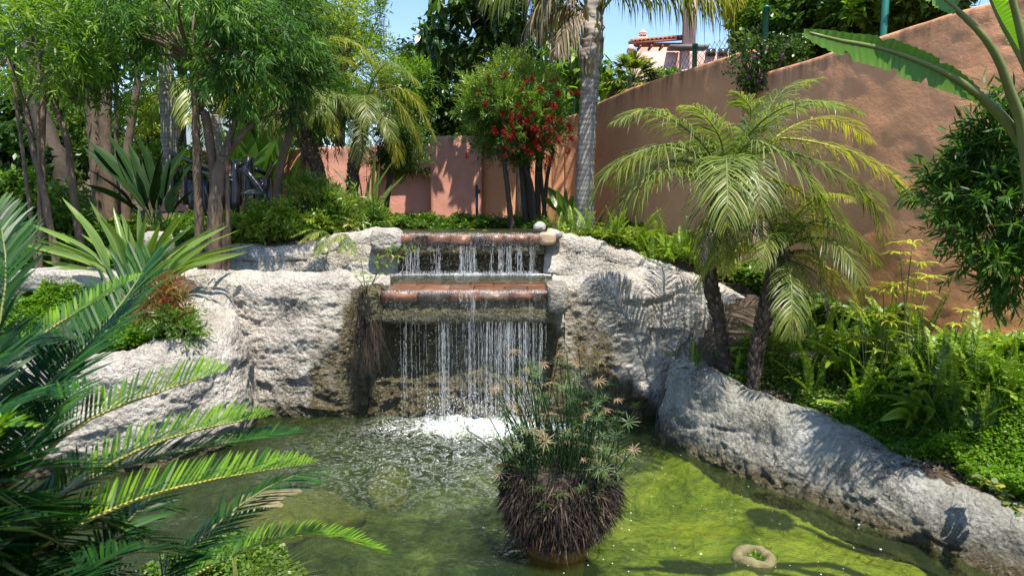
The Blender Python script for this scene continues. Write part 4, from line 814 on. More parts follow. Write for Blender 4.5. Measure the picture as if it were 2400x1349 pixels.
frs = [([(1392, 60, 8.8), (1440, -10, 8.7), (1560, -45, 8.6), (1700, -10, 8.5), (1760, 40, 8.5)], 'palm', .52, .85), ([(1392, 50, 8.8), (1430, -30, 8.6), (1530, -60, 8.3), (1640, -50, 8.1), (1740, -10, 8.0)], 'palmy', .62, .95), ([(1390, 40, 8.8), (1450, -60, 8.6), (1590, -80, 8.3), (1690, -50, 8.2), (1750, 0, 8.2)], 'palmy', .66, .95),
       ([(1388, 40, 8.8), (1330, -20, 8.7), (1280, -20, 8.6), (1240, 60, 8.5)], 'dry', .42, .95), ([(1388, 60, 8.8), (1350, 20, 8.8), (1310, 20, 8.9), (1275, 70, 9.0)], 'dry', .36, .95), ([(1388, 30, 8.8), (1340, -50, 8.6), (1240, -60, 8.4), (1130, 0, 8.3)], 'palm', .5, .85), ([(1388, 60, 8.8), (1345, 40, 8.6), (1325, 70, 8.5), (1300, 120, 8.4)], 'dry', .3, .9),
       ([(1392, 40, 8.8), (1480, -90, 9.2), (1600, -110, 9.8), (1740, -40, 10.2)], 'palm', .5, .85), ([(1390, 30, 8.8), (1400, -80, 9.4), (1420, -160, 10.2), (1440, -160, 11)], 'palm', .5, .6), ([(1392, 30, 8.8), (1480, -70, 8.0), (1600, -150, 7.0)], 'palm', .5, .6), ([(1388, 40, 8.8), (1330, 0, 8.7), (1200, -60, 8.9), (1100, -40, 9.2)], 'palm', .5, .8)]
for k, (pts, mt, L, dr) in enumerate(frs):
    (V, F, A), (v2, f2) = bigfrond(pts, L=L, W=.022, n=64, droop=dr, seed=90 + k, rr=.02, jit=.16, ang=62, start=.2, vee=.0); f_ = part('frond', V, F, M[mt], t, {'rnd': A}); part('midrib', v2, f2, M['rachis'] if mt != 'dry' else M['dry'], f_)
for lab, pts, rad in [('grey ringed palm trunk standing in sun at the left behind the trees', [(402, 430, 10.5), (398, 350, 10.5), (393, 240, 10.5), (388, 130, 10.5), (384, 0, 10.5)], [.125, .115, .11, .10, .10]), ('small grey palm trunk partly hidden behind the forked tree', [(512, 430, 11), (508, 340, 11), (503, 270, 11)], [.09, .085, .08])]:
    P = [at(*p) for p in pts]; P[0][2] -= .3; t = thing('grey_palm', lab, 'palm', tuple(P[0])); V, F = ringtrunk(P, rad, 6); part('trunk', V, F, M['barkg'], t, smooth=True)
    for k in range(9):
        a = k * .7; d = np.array([math.cos(a), math.sin(a), 0]); T = P[-1]; (V, F, A), (v2, f2) = frond([T, T + d * .5 + [0, 0, .45], T + d * 1.1 + [0, 0, .35], T + d * 1.6 - [0, 0, .3]], n=40, L=.5, W=.03, droop=.5, rg=rng_(k)); f_ = part('frond', V, F, M['palm'], t, {'rnd': A}); part('midrib', v2, f2, M['rachis'], f_)

# ------------------------------------------------------------------ slender date palms
def dp_variants(L=1.0, n=52, seed=5, mat='palm', lw=.0088, ll=.27):
    out = []
    for k, (e0, bend) in enumerate([(80, 60), (68, 95), (50, 105), (34, 110), (12, 95), (-10, 75)]):
        m = 14; s = np.linspace(0, 1, m); ang = R(e0) - R(bend) * s ** 1.4; d = np.stack([np.cos(ang), 0 * s, np.sin(ang)], -1) * L / (m - 1)
        P = np.vstack([[0, 0, 0], np.cumsum(d[1:], 0)])
        (V, F, A), (v2, f2) = frond(P, n=n, L=ll * L, W=lw, droop=.5, ang=62, vee=.18, rg=rng_(seed + k), rr=.011, start=.14, jit=.09, upv=(-.25, 0, 1))
        out.append((mesh('frond', V, F, M[mat], {'rnd': A}), mesh('midrib', v2, f2, M['rachy' if mat == 'palmy' else 'rachis'])))
    return out
VAR = {'palm': dp_variants(1, 66, 5, 'palm'), 'palmy': dp_variants(1, 60, 25, 'palmy'), 'dry': dp_variants(1, 40, 45, 'dry', ll=.16)}
def addfrond(t, C, v, mt, az, sc, tilt=(0, 0)):
    a, b = VAR[mt][v]; o = put('frond', a, t, tuple(np.array(C) - WL[t]), (tilt[0], tilt[1], az), sc); put('midrib', b, o); return o
def dptrunk(t, P, r0, r1, seed, scales=170):
    rg = rng_(seed); V, F = tube(P, [r0, (r0 + r1) / 2, r1], 10, 24, bump=.02, seed=seed); part('trunk', V, F, M['bark_p'], t, smooth=True)
    C = spline(np.array(P, float), 200); T = nrm(np.gradient(C, axis=0)); lst = []
    n = scales; u = np.sort(rg.random(n)); i = (u * 199).astype(int); a = np.arange(n) * 2.399 + rg.normal(0, .2, n)
    S = nrm(np.cross(T, [0, 1., 0.1])); N = np.cross(S, T); r = (r0 + (r1 - r0) * u)
    D = S[i] * np.cos(a)[:, None] + N[i] * np.sin(a)[:, None]; Wd = np.cross(D, T[i])
    p = C[i] + D * (r * .9)[:, None]; h = (.028 + .03 * u) * rg.uniform(.7, 1.3, n); w_ = .022 * rg.uniform(.8, 1.3, n)
    out = D * (.014 + .018 * u)[:, None]
    V = np.stack([p - Wd * w_[:, None] - T[i] * (h * .5)[:, None], p + Wd * w_[:, None] - T[i] * (h * .5)[:, None], p + Wd * (w_ * .6)[:, None] + out + T[i] * (h * .6)[:, None], p - Wd * (w_ * .6)[:, None] + out + T[i] * (h * .6)[:, None], p + T[i] * (h * .45)[:, None], p + out * 1.2 + T[i] * (h * .9)[:, None]], 1)
    F = np.array([[0, 1, 2], [0, 2, 3], [3, 2, 5], [2, 4, 5], [4, 3, 5], [1, 4, 2], [0, 3, 4]])[None] + (np.arange(n) * 6)[:, None, None]
    o = part('leaf_scars', V.reshape(-1, 3), F.reshape(-1, 3), M['scale_p'], t); o['kind'] = 'stuff'
def datepalm(label, trunk, r0, r1, L, nf, seed, spec, yf=.2, dryn=3, top=True, scales=170):
    g0 = gpt(*trunk[0]); dY = g0[1] - trunk[0][2]; P = [at(a, b, c + dY) for a, b, c in trunk]; P[0][2] = g0[2] - .05
    t = thing('slender_date_palm', label, 'palm', tuple(P[0])); dptrunk(t, P, r0, r1, seed, scales); C = P[-1]; rg = rng_(seed)
    for k in range(nf):
        v = [1, 2, 3, 4, 3, 5, 2, 3, 4, 2][k % 10]; az = k * 2.399 + rg.normal(0, .15)
        addfrond(t, C + np.array([0, 0, .01 * (5 - v)]), v, 'palmy' if rg.random() < yf else 'palm', az, L * rg.uniform(.8, 1.08), (rg.normal(0, .06), rg.normal(0, .06)))
    for k in range(dryn): addfrond(t, C - np.array([0, 0, .03]), 5, 'dry', rg.random() * 6.28, L * .7)
    for pts, mt in spec:
        Q = np.array([C] + [at(a, b, c + dY) for a, b, c in pts]); (V, F, A), (v2, f2) = frond(Q, n=70, L=.29 * L, W=.0088 * L, droop=.5, ang=62, vee=.15, rg=rg, rr=.011, start=.14, jit=.09)
        o = part('frond', V, F, M[mt], t, {'rnd': A}); part('midrib', v2, f2, M['rachy' if mt == 'palmy' else 'rachis'], o)
    return t
datepalm('larger slender date palm over the right bed with wide arching fronds', [(1706, 885, 5.12), (1690, 780, 5.12), (1664, 650, 5.12), (1668, 560, 5.07), (1700, 430, 5.02)], .042, .062, 1.2, 13, 101,
    [([(1800, 330, 4.87), (1960, 345, 4.77), (2080, 400, 4.67), (2138, 468, 4.67)], 'palmy'), ([(1780, 300, 5.27), (1830, 215, 5.37), (1925, 182, 5.47)], 'palm'), ([(1690, 330, 4.87), (1640, 260, 4.77), (1600, 250, 4.77)], 'palm'), ([(1640, 330, 4.87), (1530, 260, 4.77), (1440, 285, 4.67)], 'palm'), ([(1590, 340, 4.77), (1450, 380, 4.57), (1390, 460, 4.57), (1375, 520, 4.57)], 'palm'),
     ([(1690, 400, 4.62), (1682, 500, 4.57), (1676, 620, 4.62)], 'palm'), ([(1760, 330, 4.67), (1880, 400, 4.47), (1960, 520, 4.47), (1985, 600, 4.47)], 'palm'), ([(1800, 350, 4.77), (1960, 400, 4.67), (2050, 480, 4.67), (2065, 560, 4.67)], 'palm'), ([(1560, 400, 4.67), (1480, 450, 4.57), (1420, 530, 4.57)], 'palm'), ([(1850, 300, 5.37), (1960, 280, 5.47), (2040, 330, 5.57)], 'palmy'), ([(1760, 280, 5.07), (1740, 230, 4.97), (1720, 215, 4.97)], 'palm')], .25, 2)
datepalm('smaller date palm with a dark trunk leaning right over the ferns', [(1762, 915, 4.67), (1778, 800, 4.72), (1803, 700, 4.72), (1832, 595, 4.77)], .041, .060, .88, 17, 102, [([(1900, 520, 4.47), (1990, 540, 4.37), (2060, 620, 4.37)], 'palm'), ([(1790, 500, 4.57), (1740, 520, 4.47), (1715, 600, 4.47)], 'palm')], .3, 3)
datepalm('slim date palm with a rough dark trunk leaning left, nearest the railing', [(772, 472, 8.5), (745, 400, 8.5), (715, 320, 8.5), (692, 215, 8.5)], .085, .105, 1.15, 20, 103, [([(760, 100, 8.4), (830, 100, 8.3), (880, 150, 8.3)], 'palmy')], .35, 3)
datepalm('slim date palm with a straight rough trunk and yellowing fronds at the right', [(822, 475, 8.4), (828, 400, 8.4), (842, 330, 8.4), (852, 262, 8.4)], .075, .095, 1.1, 20, 104, [([(900, 200, 8.3), (970, 230, 8.2), (1020, 325, 8.2)], 'palmy'), ([(900, 220, 8.2), (950, 260, 8.1), (985, 340, 8.1)], 'palmy'), ([(880, 170, 8.4), (940, 160, 8.3), (985, 200, 8.2)], 'palm')], .35, 3)
# ------------------------------------------------------------------ undergrowth and planted things
def cover(name, label, poly, n, mat, hmax=.14, L=.024, W=.02, seed=1, cat='ground cover', gap=.25, frac=1.0, hfn=None, drop=0., edge=.1, seg=1, up=.7):
    rg = rng_(seed); P = np.array(poly, float); lo, hi = P.min(0), P.max(0); q = rg.uniform(lo, hi, (int(n * 2.2), 2)); q = q[inpoly(q[:, 0], q[:, 1], P)][:n]
    m = fbm(xyz(q[:, 0] * 2.6, q[:, 1] * 2.6), seed, 3); keep = m > -gap * 1.6 ; q = q[keep]; m = m[keep]
    mound = np.clip(.55 + m * .6 + .25 * fbm(xyz(q[:, 0] * 9, q[:, 1] * 9), seed + 1, 2), .08, 1.3)
    z0 = gz(q[:, 0], q[:, 1]) if hfn is None else hfn(q[:, 0], q[:, 1]); t = rg.random(len(q)) ** .45; z = z0 + hmax * mound * t
    p = np.c_[q, z]; D = rg.normal(0, 1, (len(q), 3)) * [1, 1, .35] + [0, 0, .1]
    r = np.clip(.5 * (m * .5 + .5) + .5 * rg.random(len(q)), 0, 1)
    V, F, A = leaves(p, D, L * rg.uniform(.6, 1.3, len(q)), W * rg.uniform(.7, 1.2, len(q)), rg, .1, r, seg, up)
    return solo(name, V, F, M[mat], label, cat, (float(q[:, 0].mean()), float(q[:, 1].mean()), float(z0.mean())), None, 'stuff', {'rnd': A})
# right-hand bed
cover('maidenhair_fern', 'bright maidenhair ground cover spilling over the right rock kerb', [(2.2, 4.6), (2.55, 3.95), (2.85, 3.3), (3.5, 2.6), (4.3, 3.2), (3.9, 4.4), (3.2, 5.0), (2.5, 4.9)], 90000, 'maiden', .17, .022, .02, 201, gap=.5)
cover('maidenhair_fern', 'patchy low creepers on soil around the two palm bases', [(1.6, 5.1), (1.9, 4.75), (2.4, 4.3), (3.2, 5.2), (2.7, 6.2), (2.2, 6.4), (1.8, 5.9)], 26000, 'mid', .09, .032, .022, 202, gap=.12)
cover('creeping_plants', 'yellow green creeping plants along the slope above the right rocks', [(.55, 7.5), (1.1, 7.3), (1.6, 7.15), (2.1, 7.0), (2.6, 7.1), (3.0, 6.7), (2.4, 8.2), (1.6, 9.6), (.7, 9.4)], 60000, 'yellowg', .16, .05, .025, 203, gap=.5)
cover('creeping_plants', 'dark green leafy creepers low against the terracotta wall behind the palms', [(2.1, 6.75), (2.6, 6.3), (2.75, 5.6), (3.2, 5.3), (3.1, 6.0), (2.7, 7.1)], 24000, 'mid', .22, .055, .035, 204, gap=.5)
cover('leafy_cover', 'mixed leafy cover at the foot of the sunlit wall on the right', [(3.0, 5.2), (3.3, 4.6), (4.2, 3.6), (5.2, 4.2), (3.8, 5.1)], 30000, 'bright', .17, .05, .032, 205, gap=.5)
cover('ivy_cover', 'darker variegated creeper at the right edge behind the kerb', [(3.0, 3.7), (3.1, 3.1), (3.9, 2.7), (4.4, 3.4), (3.6, 4.0)], 14000, 'mid', .2, .05, .035, 206, gap=.5)
# back of the upper basin
cover('low_hedge', 'dark low hedge at the foot of the salmon wall behind the upper basin', [(-1.9, 8.9), (.5, 8.9), (.5, 9.8), (-1.9, 9.9)], 22000, 'mid', .20, .05, .03, 207, gap=.6)
# left planter and terrace
cover('maidenhair_fern', 'bright maidenhair mound filling the rock planter on the left', [(-3.7, 4.95), (-3.2, 4.98), (-2.85, 5.15), (-2.62, 5.4), (-2.7, 5.9), (-3.2, 6.3), (-4.2, 6.2), (-4.6, 5.3)], 70000, 'maiden', .24, .024, .021, 211, gap=.6)
cover('creeping_plants', 'green creepers growing on the upper left bank under the trees', [(-6.3, 7.0), (-4.0, 6.9), (-3.5, 7.6), (-2.0, 7.65), (-1.6, 7.9), (-1.7, 9.5), (-6.3, 10.0)], 80000, 'mid', .20, .06, .032, 212, gap=.45)
cover('low_hedge', 'sunlit yellow green clipped cover in front of the black railing', [(-3.5, 7.9), (-2.0, 7.75), (-1.55, 8.0), (-1.7, 9.0), (-3.4, 9.0)], 40000, 'yellowg', .34, .045, .026, 213, gap=.7)
cover('creeping_plants', 'dim ground creepers along the far left bank below the thick trunks', [(-9.5, 6.3), (-4.4, 6.2), (-4.2, 7.0), (-6, 9.5), (-10, 9.5)], 40000, 'mid', .3, .08, .045, 214, gap=.5)
cover('leaf_litter', 'dry fallen leaves scattered over the soil of the upper left bank', [(-5.8, 6.4), (-3.9, 6.3), (-3.4, 7.5), (-2.0, 7.8), (-2.2, 9.2), (-6.3, 9.6)], 7000, 'dry', .03, .07, .03, 215, gap=.6)
cover('leaf_litter', 'dry leaves and twigs on the bare soil behind the right rock kerb', [(1.6, 5.2), (2.0, 4.55), (2.7, 3.6), (2.9, 3.7), (2.3, 5.0), (1.9, 5.6)], 2600, 'dry', .02, .045, .014, 216, gap=.8)
cover('maidenhair_fern', 'maidenhair clump at the near pond edge below the sago fronds', [(-1.65, 2.85), (-.95, 2.75), (-.72, 3.0), (-1.0, 3.3), (-1.5, 3.3)], 30000, 'mid', .20, .022, .02, 217, gap=.8)
# hedges and bushes behind on the left (things)
def bush(label, c, r, mat, seed, name='bush', cat='bush', clumps=30, twigs=18, L=.06, W=.03, spots=None, lpt=8, cr=.28, shell=.6, flowers=0, fm='red', grp=None, fl=.05):
    rg = rng_(seed); C = at(*c); Rr = np.array([pxr(r[0], c[2]), pxr(r[2] if len(r) > 2 else r[0], c[2]), pxr(r[1], c[2])])
    t = thing(name, label, cat, (C[0], C[1], C[2] - Rr[2]), grp)
    (V, F, A), cc = foliage(rg, C, Rr, clumps, twigs, lpt, L, W, .12, .2, .1, .9, shell, cr); part('foliage', V, F, M[mat], t, {'rnd': A})
    tb = [tube([C - [0, 0, Rr[2] * 1.2], C + (q - C) * .4, q], [.02, .012, .003], 5, 8, cap=False) + (0,) for q in cc[:8]]; V, F, A = join(tb); part('stems', V, F, M['barkdk'], t)
    for k in range(flowers):
        u = nrm(rg.normal(0, 1, 3)); u[1] = -abs(u[1]); p = C + u * Rr * rg.uniform(.85, 1.1); m = 26; d = nrm(rg.normal(0, 1, (m, 3)))
        V, F, A = leaves(np.repeat(p[None], m, 0), d, fl, fl * .45, rg); part('flower', V, F, M[fm], t, {'rnd': A})
    return t
bush('round yellow green bush with red blossoms between the trunks on the left', (335, 300, 13), (78, 52, 60), 'yellowg', 221, L=.08, W=.045, flowers=26, clumps=44)
bush('clipped green hedge below the round blossoming bush', (350, 372, 11.5), (95, 30, 60), 'bright', 222, L=.06, W=.035, clumps=44)
bush('green hedge behind the black railing', (440, 390, 10.8), (70, 26, 50), 'bright', 223, L=.06, W=.035, clumps=30)
bush('pale green bush beyond the trunks near the far left', (175, 330, 12), (90, 70, 60), 'mid', 224, L=.09, W=.05, clumps=40, flowers=9)
bush('shady bush with small pink blossoms at the far left', (50, 380, 8.2), (80, 75, 70), 'dark', 225, L=.10, W=.05, clumps=36, flowers=7, fm='purple')
bush('leafy bush at the left edge under the young trees', (60, 480, 7.2), (110, 50, 80), 'mid', 226, L=.08, W=.04, clumps=36)
bush('green bush behind the sunny clipped cover by the slim palms', (820, 500, 8.2), (75, 36, 60), 'bamboo', 227, L=.12, W=.016, clumps=30, lpt=9)
bush('feathery dwarf bamboo bush around the leaning slim palm base', (720, 480, 8.1), (60, 50, 50), 'bamboo', 228, L=.12, W=.014, clumps=24, lpt=10)
bush('willowy bush spilling left over the clipped cover', (640, 520, 7.7), (70, 28, 40), 'yellowg', 229, L=.05, W=.025, clumps=24)
bush('low green bush between the upper bank rocks and the clipped cover', (560, 530, 7.6), (60, 22, 40), 'yellowg', 230, L=.05, W=.025, clumps=20)
bush('small nandina bush with reddish leaves in the left planter', (385, 715, 5.35), (62, 46, 50), 'redleaf', 231, L=.075, W=.012, clumps=18, lpt=10, twigs=9)
bush('low green bush with narrow leaves beside the reddish one in the left planter', (420, 770, 5.2), (50, 30, 40), 'mid', 232, L=.06, W=.012, clumps=14, lpt=10, twigs=9)
# over the garden wall
gb = [((1850, 95, 8.0), (105, 90), 'mid', 'dark bush above the purple flowers on top of the terracotta wall'), ((1960, 30, 7.6), (110, 80), 'mid', 'leafy green bush on the wall top beside a green post'), ((2090, -10, 7.0), (90, 70), 'bright', 'bright leafy bush on the wall top behind the big paddle leaf'),
      ((1820, 10, 8.6), (80, 60), 'bright', 'light green bush high above the terracotta wall'), ((2180, -30, 6.4), (90, 55), 'mid', 'bush at the upper right where the wall leaves the picture')]
for k, (c, r, mt, lab) in enumerate(gb): bush(lab, c, (r[0], r[1], 90), mt, 240 + k, L=.085, W=.045, clumps=60, twigs=22, lpt=7)
bush('trailing lantana with purple flowers hanging over the wall step', (1768, 150, 7.2), (34, 52, 24), 'dark', 250, 'lantana', 'lantana', L=.035, W=.022, clumps=24, twigs=12, cr=.4, flowers=9, fm='purple', fl=.035)
bush('purple flowering creeper lying along the wall top', (1830, 128, 7.3), (60, 24, 20), 'dark', 251, 'lantana', 'lantana', L=.035, W=.022, clumps=26, twigs=14, cr=.4, flowers=8, fm='purple', fl=.035)
for k, (c, r, mt, lab) in enumerate([((1420, 230, 13.5), (50, 60), 'bright', 'light green bush beyond the green fence post'), ((1560, 215, 14), (60, 30), 'bright', 'low green shrub beyond the wire fence'), ((1345, 230, 13.5), (50, 70), 'mid', 'green shrub seen behind the tall palm trunk')]): bush(lab, c, (r[0], r[1], 40), mt, 255 + k, L=.12, W=.05, clumps=30)

# fan palms beyond the fence
def fanpalm(label, c, R_, seed, mat='palm', n=26, trunk=True, name='fan_palm', cat='fan palm', lw=.05, nl=16):
    rg = rng_(seed); C = at(*c); t = thing(name, label, cat, (C[0], C[1], C[2] - .5)); rr = pxr(R_, c[2])
    V, F = tube([C - [0, 0, 1.2], C], [.1, .08], 8, 8, bump=.03); part('trunk', V, F, M['bark_p'], t)
    for k in range(n):
        el = R(rg.uniform(-45, 80)); az = rg.random() * 6.28; d = np.array([math.cos(az) * math.cos(el), math.sin(az) * math.cos(el), math.sin(el)]); H = C + d * rr * .45
        s = nrm(np.cross(d, [0, 0, 1.])); a = np.linspace(-1.5, 1.5, nl); D = d * np.cos(a)[:, None] + s * np.sin(a)[:, None] + np.array([0, 0, .15])
        V, F, A = leaves(np.repeat(H[None], nl, 0), D, rr * rg.uniform(.5, .62), lw, rg, .35, rg.random(nl), 2, .9)
        v2, f2 = tube([C, H], [.012, .008], 4, 3); V, F, A = join([(V, F, A), (v2, f2, .6)]); part('fan_leaf', V, F, M[mat], t, {'rnd': A})
fanpalm('grey green fan palm beyond the fence below the pink house', (1482, 195, 11.6), 88, 261, n=44)
fanpalm('low fan palm right of the first one behind the wire fence', (1505, 262, 11.2), 66, 262, n=34)
fanpalm('small dark fan palm just below the house wall', (1570, 200, 13.5), 34, 263, n=14)
fanpalm('spiky cabbage palm head against the sky left of the tall palm', (1345, 75, 13), 52, 264, 'mid', 40, name='cabbage_palm', cat='palm', lw=.035, nl=5)
fanpalm('pale fan palm leaves glimpsed left of the grey sunny trunk', (360, 225, 13), 62, 265, 'bright', 16)

# paddle leaved clumps
def paddle(label, base, tips, mat, seed, W=.06, blade_f=.5, name='bird_of_paradise', cat='bird of paradise', sag=.08, fold=.35, pw=.007, Yv=.35, leafname='leaf', wave=.02, upv=(0, -.5, 1), up=.35, zb=None):
    rg = rng_(seed); B = gpt(*base) if zb is None else at(*base); t = thing(name, label, cat, tuple(B))
    for k, tp in enumerate(tips):
        px, py = tp[:2]; Yt = tp[2] + B[1] - base[2] if len(tp) > 2 else B[1] + rg.uniform(-Yv, Yv); T = at(px, py, Yt); b = B + np.array([rg.normal(0, .04), rg.normal(0, .04), 0])
        ln = np.linalg.norm(T - b); md = b + (T - b) * .5 + np.array([0, 0, 1.]) * ln * sag + (np.array([b[0], b[1], T[2]]) - T) * up * .25
        C = arclen(spline([b, md, T], 40), 40); k0 = int(40 * (1 - blade_f)); w_ = W * rg.uniform(.8, 1.2)
        V, F, A = blade(C[k0:], w_, fold, rg, n=12, wave=wave, upv=upv, nrmtilt=rg.normal(0, .7)); A = np.clip(A * .8 + rg.uniform(0, .25), 0, 1)
        lf = part(leafname, V, F, M[mat], t, {'rnd': A}, smooth=True); v2, f2 = tube(C[:k0 + 2:3], [pw * 1.3, pw, pw * .7], 5, 8, cap=False); part('petiole', v2, f2, M['rachis'], lf)
    return t
paddle('bright clump of long paddle leaves in the left planter, lit by the sun', (330, 720, 5.75), [(60, 520), (145, 462), (190, 548), (232, 505), (265, 485), (345, 495), (300, 512), (325, 480), (438, 492), (408, 548), (525, 522), (535, 528), (567, 536), (598, 572), (485, 548), (72, 590), (36, 566), (270, 540), (390, 556), (118, 560), (545, 600), (500, 640), (440, 570), (220, 560), (160, 590), (250, 600), (350, 560), (460, 610), (560, 570), (100, 610), (300, 580), (410, 600), (180, 500), (210, 470), (375, 520), (420, 500), (455, 525), (500, 560), (250, 520), (285, 500), (50, 550), (580, 590), (520, 600), (330, 530)], 'strel', 271, .060, .66, wave=.012)
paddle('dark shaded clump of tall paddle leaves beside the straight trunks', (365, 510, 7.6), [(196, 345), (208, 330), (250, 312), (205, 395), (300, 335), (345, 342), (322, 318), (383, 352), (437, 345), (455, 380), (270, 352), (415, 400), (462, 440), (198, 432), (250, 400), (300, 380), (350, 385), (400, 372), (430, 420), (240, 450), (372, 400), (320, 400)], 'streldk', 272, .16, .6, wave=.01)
paddle('spiky grey green sword-leaved plant beside the straight slim palm', (866, 505, 8.0), [(880, 343), (858, 372), (930, 366), (905, 398), (948, 410), (838, 390), (920, 430), (890, 380), (870, 400), (812, 400), (780, 395)], 'palm', 273, .05, .85, fold=.3, name='flax_plant', cat='flax plant')
paddle('small clump of upright paddle leaves at the foot of the tall palm', (1330, 530, 8.3), [(1285, 438), (1304, 446), (1326, 440), (1342, 458), (1270, 462), (1350, 480), (1310, 465)], 'strel', 274, .12, .6)
paddle('banana plant with broad pale leaves behind the railing', (585, 400, 11), [(520, 300), (560, 270), (640, 275), (700, 300), (690, 345), (560, 330), (520, 345), (610, 330), (655, 320), (560, 395), (600, 375)], 'banana', 275, .42, .7, name='banana_plant', cat='banana plant', wave=.02)
paddle('second banana plant with yellowing stems behind the leaning trunk', (660, 420, 10.6), [(610, 330), (648, 300), (700, 290), (745, 330), (630, 370), (690, 350), (655, 352), (596, 350)], 'banana', 276, .36, .65, name='banana_plant', cat='banana plant', wave=.02)
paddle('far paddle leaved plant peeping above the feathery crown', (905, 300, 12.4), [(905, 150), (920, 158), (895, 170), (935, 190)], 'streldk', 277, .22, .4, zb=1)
paddle('bromeliad with yellowing broad leaves in the maidenhair of the right bed', (2155, 1000, 4.2), [(2048, 925), (2110, 918), (2148, 905), (2170, 918), (2120, 1005, 4.0), (2192, 960), (2060, 985, 4.1), (2230, 1000, 4.05), (2085, 950)], 'yellowg', 278, .07, .95, name='bromeliad', cat='bromeliad', sag=.2, fold=.3, wave=.01)
# grassy clumps at the wall foot / by the basin
for k, (c, lab) in enumerate([((1130, 536, 8.9), 'dark grassy tuft right of the garden lamp behind the basin'), ((1165, 536, 8.9), 'grassy tuft at the basin rear between lamp and flowering tree'), ((1205, 536, 8.9), 'upright grassy tuft at the foot of the leftmost flowering tree trunk')]):
    rg = rng_(280 + k); paddle(lab, c, [(c[0] + rg.normal(0, 24), c[1] - rg.uniform(15, 42)) for _ in range(16)], 'ferndk', 280 + k, .022, .95, name='grass_tuft', cat='grass tuft', pw=.002)

# ferns
FV = []
for k, (e0, bend, Lf) in enumerate([(86, 18, .52), (78, 45, .50), (66, 75, .46), (50, 85, .42), (82, 8, .40), (30, 60, .40)]):
    m = 12; s = np.linspace(0, 1, m); ang = R(e0) - R(bend) * s ** 1.5; d = np.stack([np.cos(ang), .06 * np.sin(s * 3), np.sin(ang)], -1) * Lf / (m - 1); P = np.vstack([[0, 0, 0], np.cumsum(d[1:], 0)])
    pr = lambda s: np.clip(np.sin(np.pi * (0.12 + .86 * s)) ** .6, .1, 1)
    res = []
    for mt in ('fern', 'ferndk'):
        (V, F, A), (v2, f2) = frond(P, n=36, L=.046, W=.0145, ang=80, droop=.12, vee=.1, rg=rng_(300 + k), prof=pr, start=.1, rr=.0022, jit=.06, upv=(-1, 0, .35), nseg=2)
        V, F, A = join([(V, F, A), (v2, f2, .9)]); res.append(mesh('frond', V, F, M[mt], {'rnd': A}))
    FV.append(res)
def fern(label, base, sc=1., n=9, seed=1, dk=0, grp=None, ups=None):
    rg = rng_(seed); B = gpt(*base); t = thing('sword_fern', label, 'fern', tuple(B), grp)
    for k in range(n):
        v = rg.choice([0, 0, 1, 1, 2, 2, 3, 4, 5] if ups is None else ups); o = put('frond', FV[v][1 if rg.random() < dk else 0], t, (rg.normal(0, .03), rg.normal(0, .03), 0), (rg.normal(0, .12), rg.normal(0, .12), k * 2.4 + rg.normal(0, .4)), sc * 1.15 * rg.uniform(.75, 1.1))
    return t
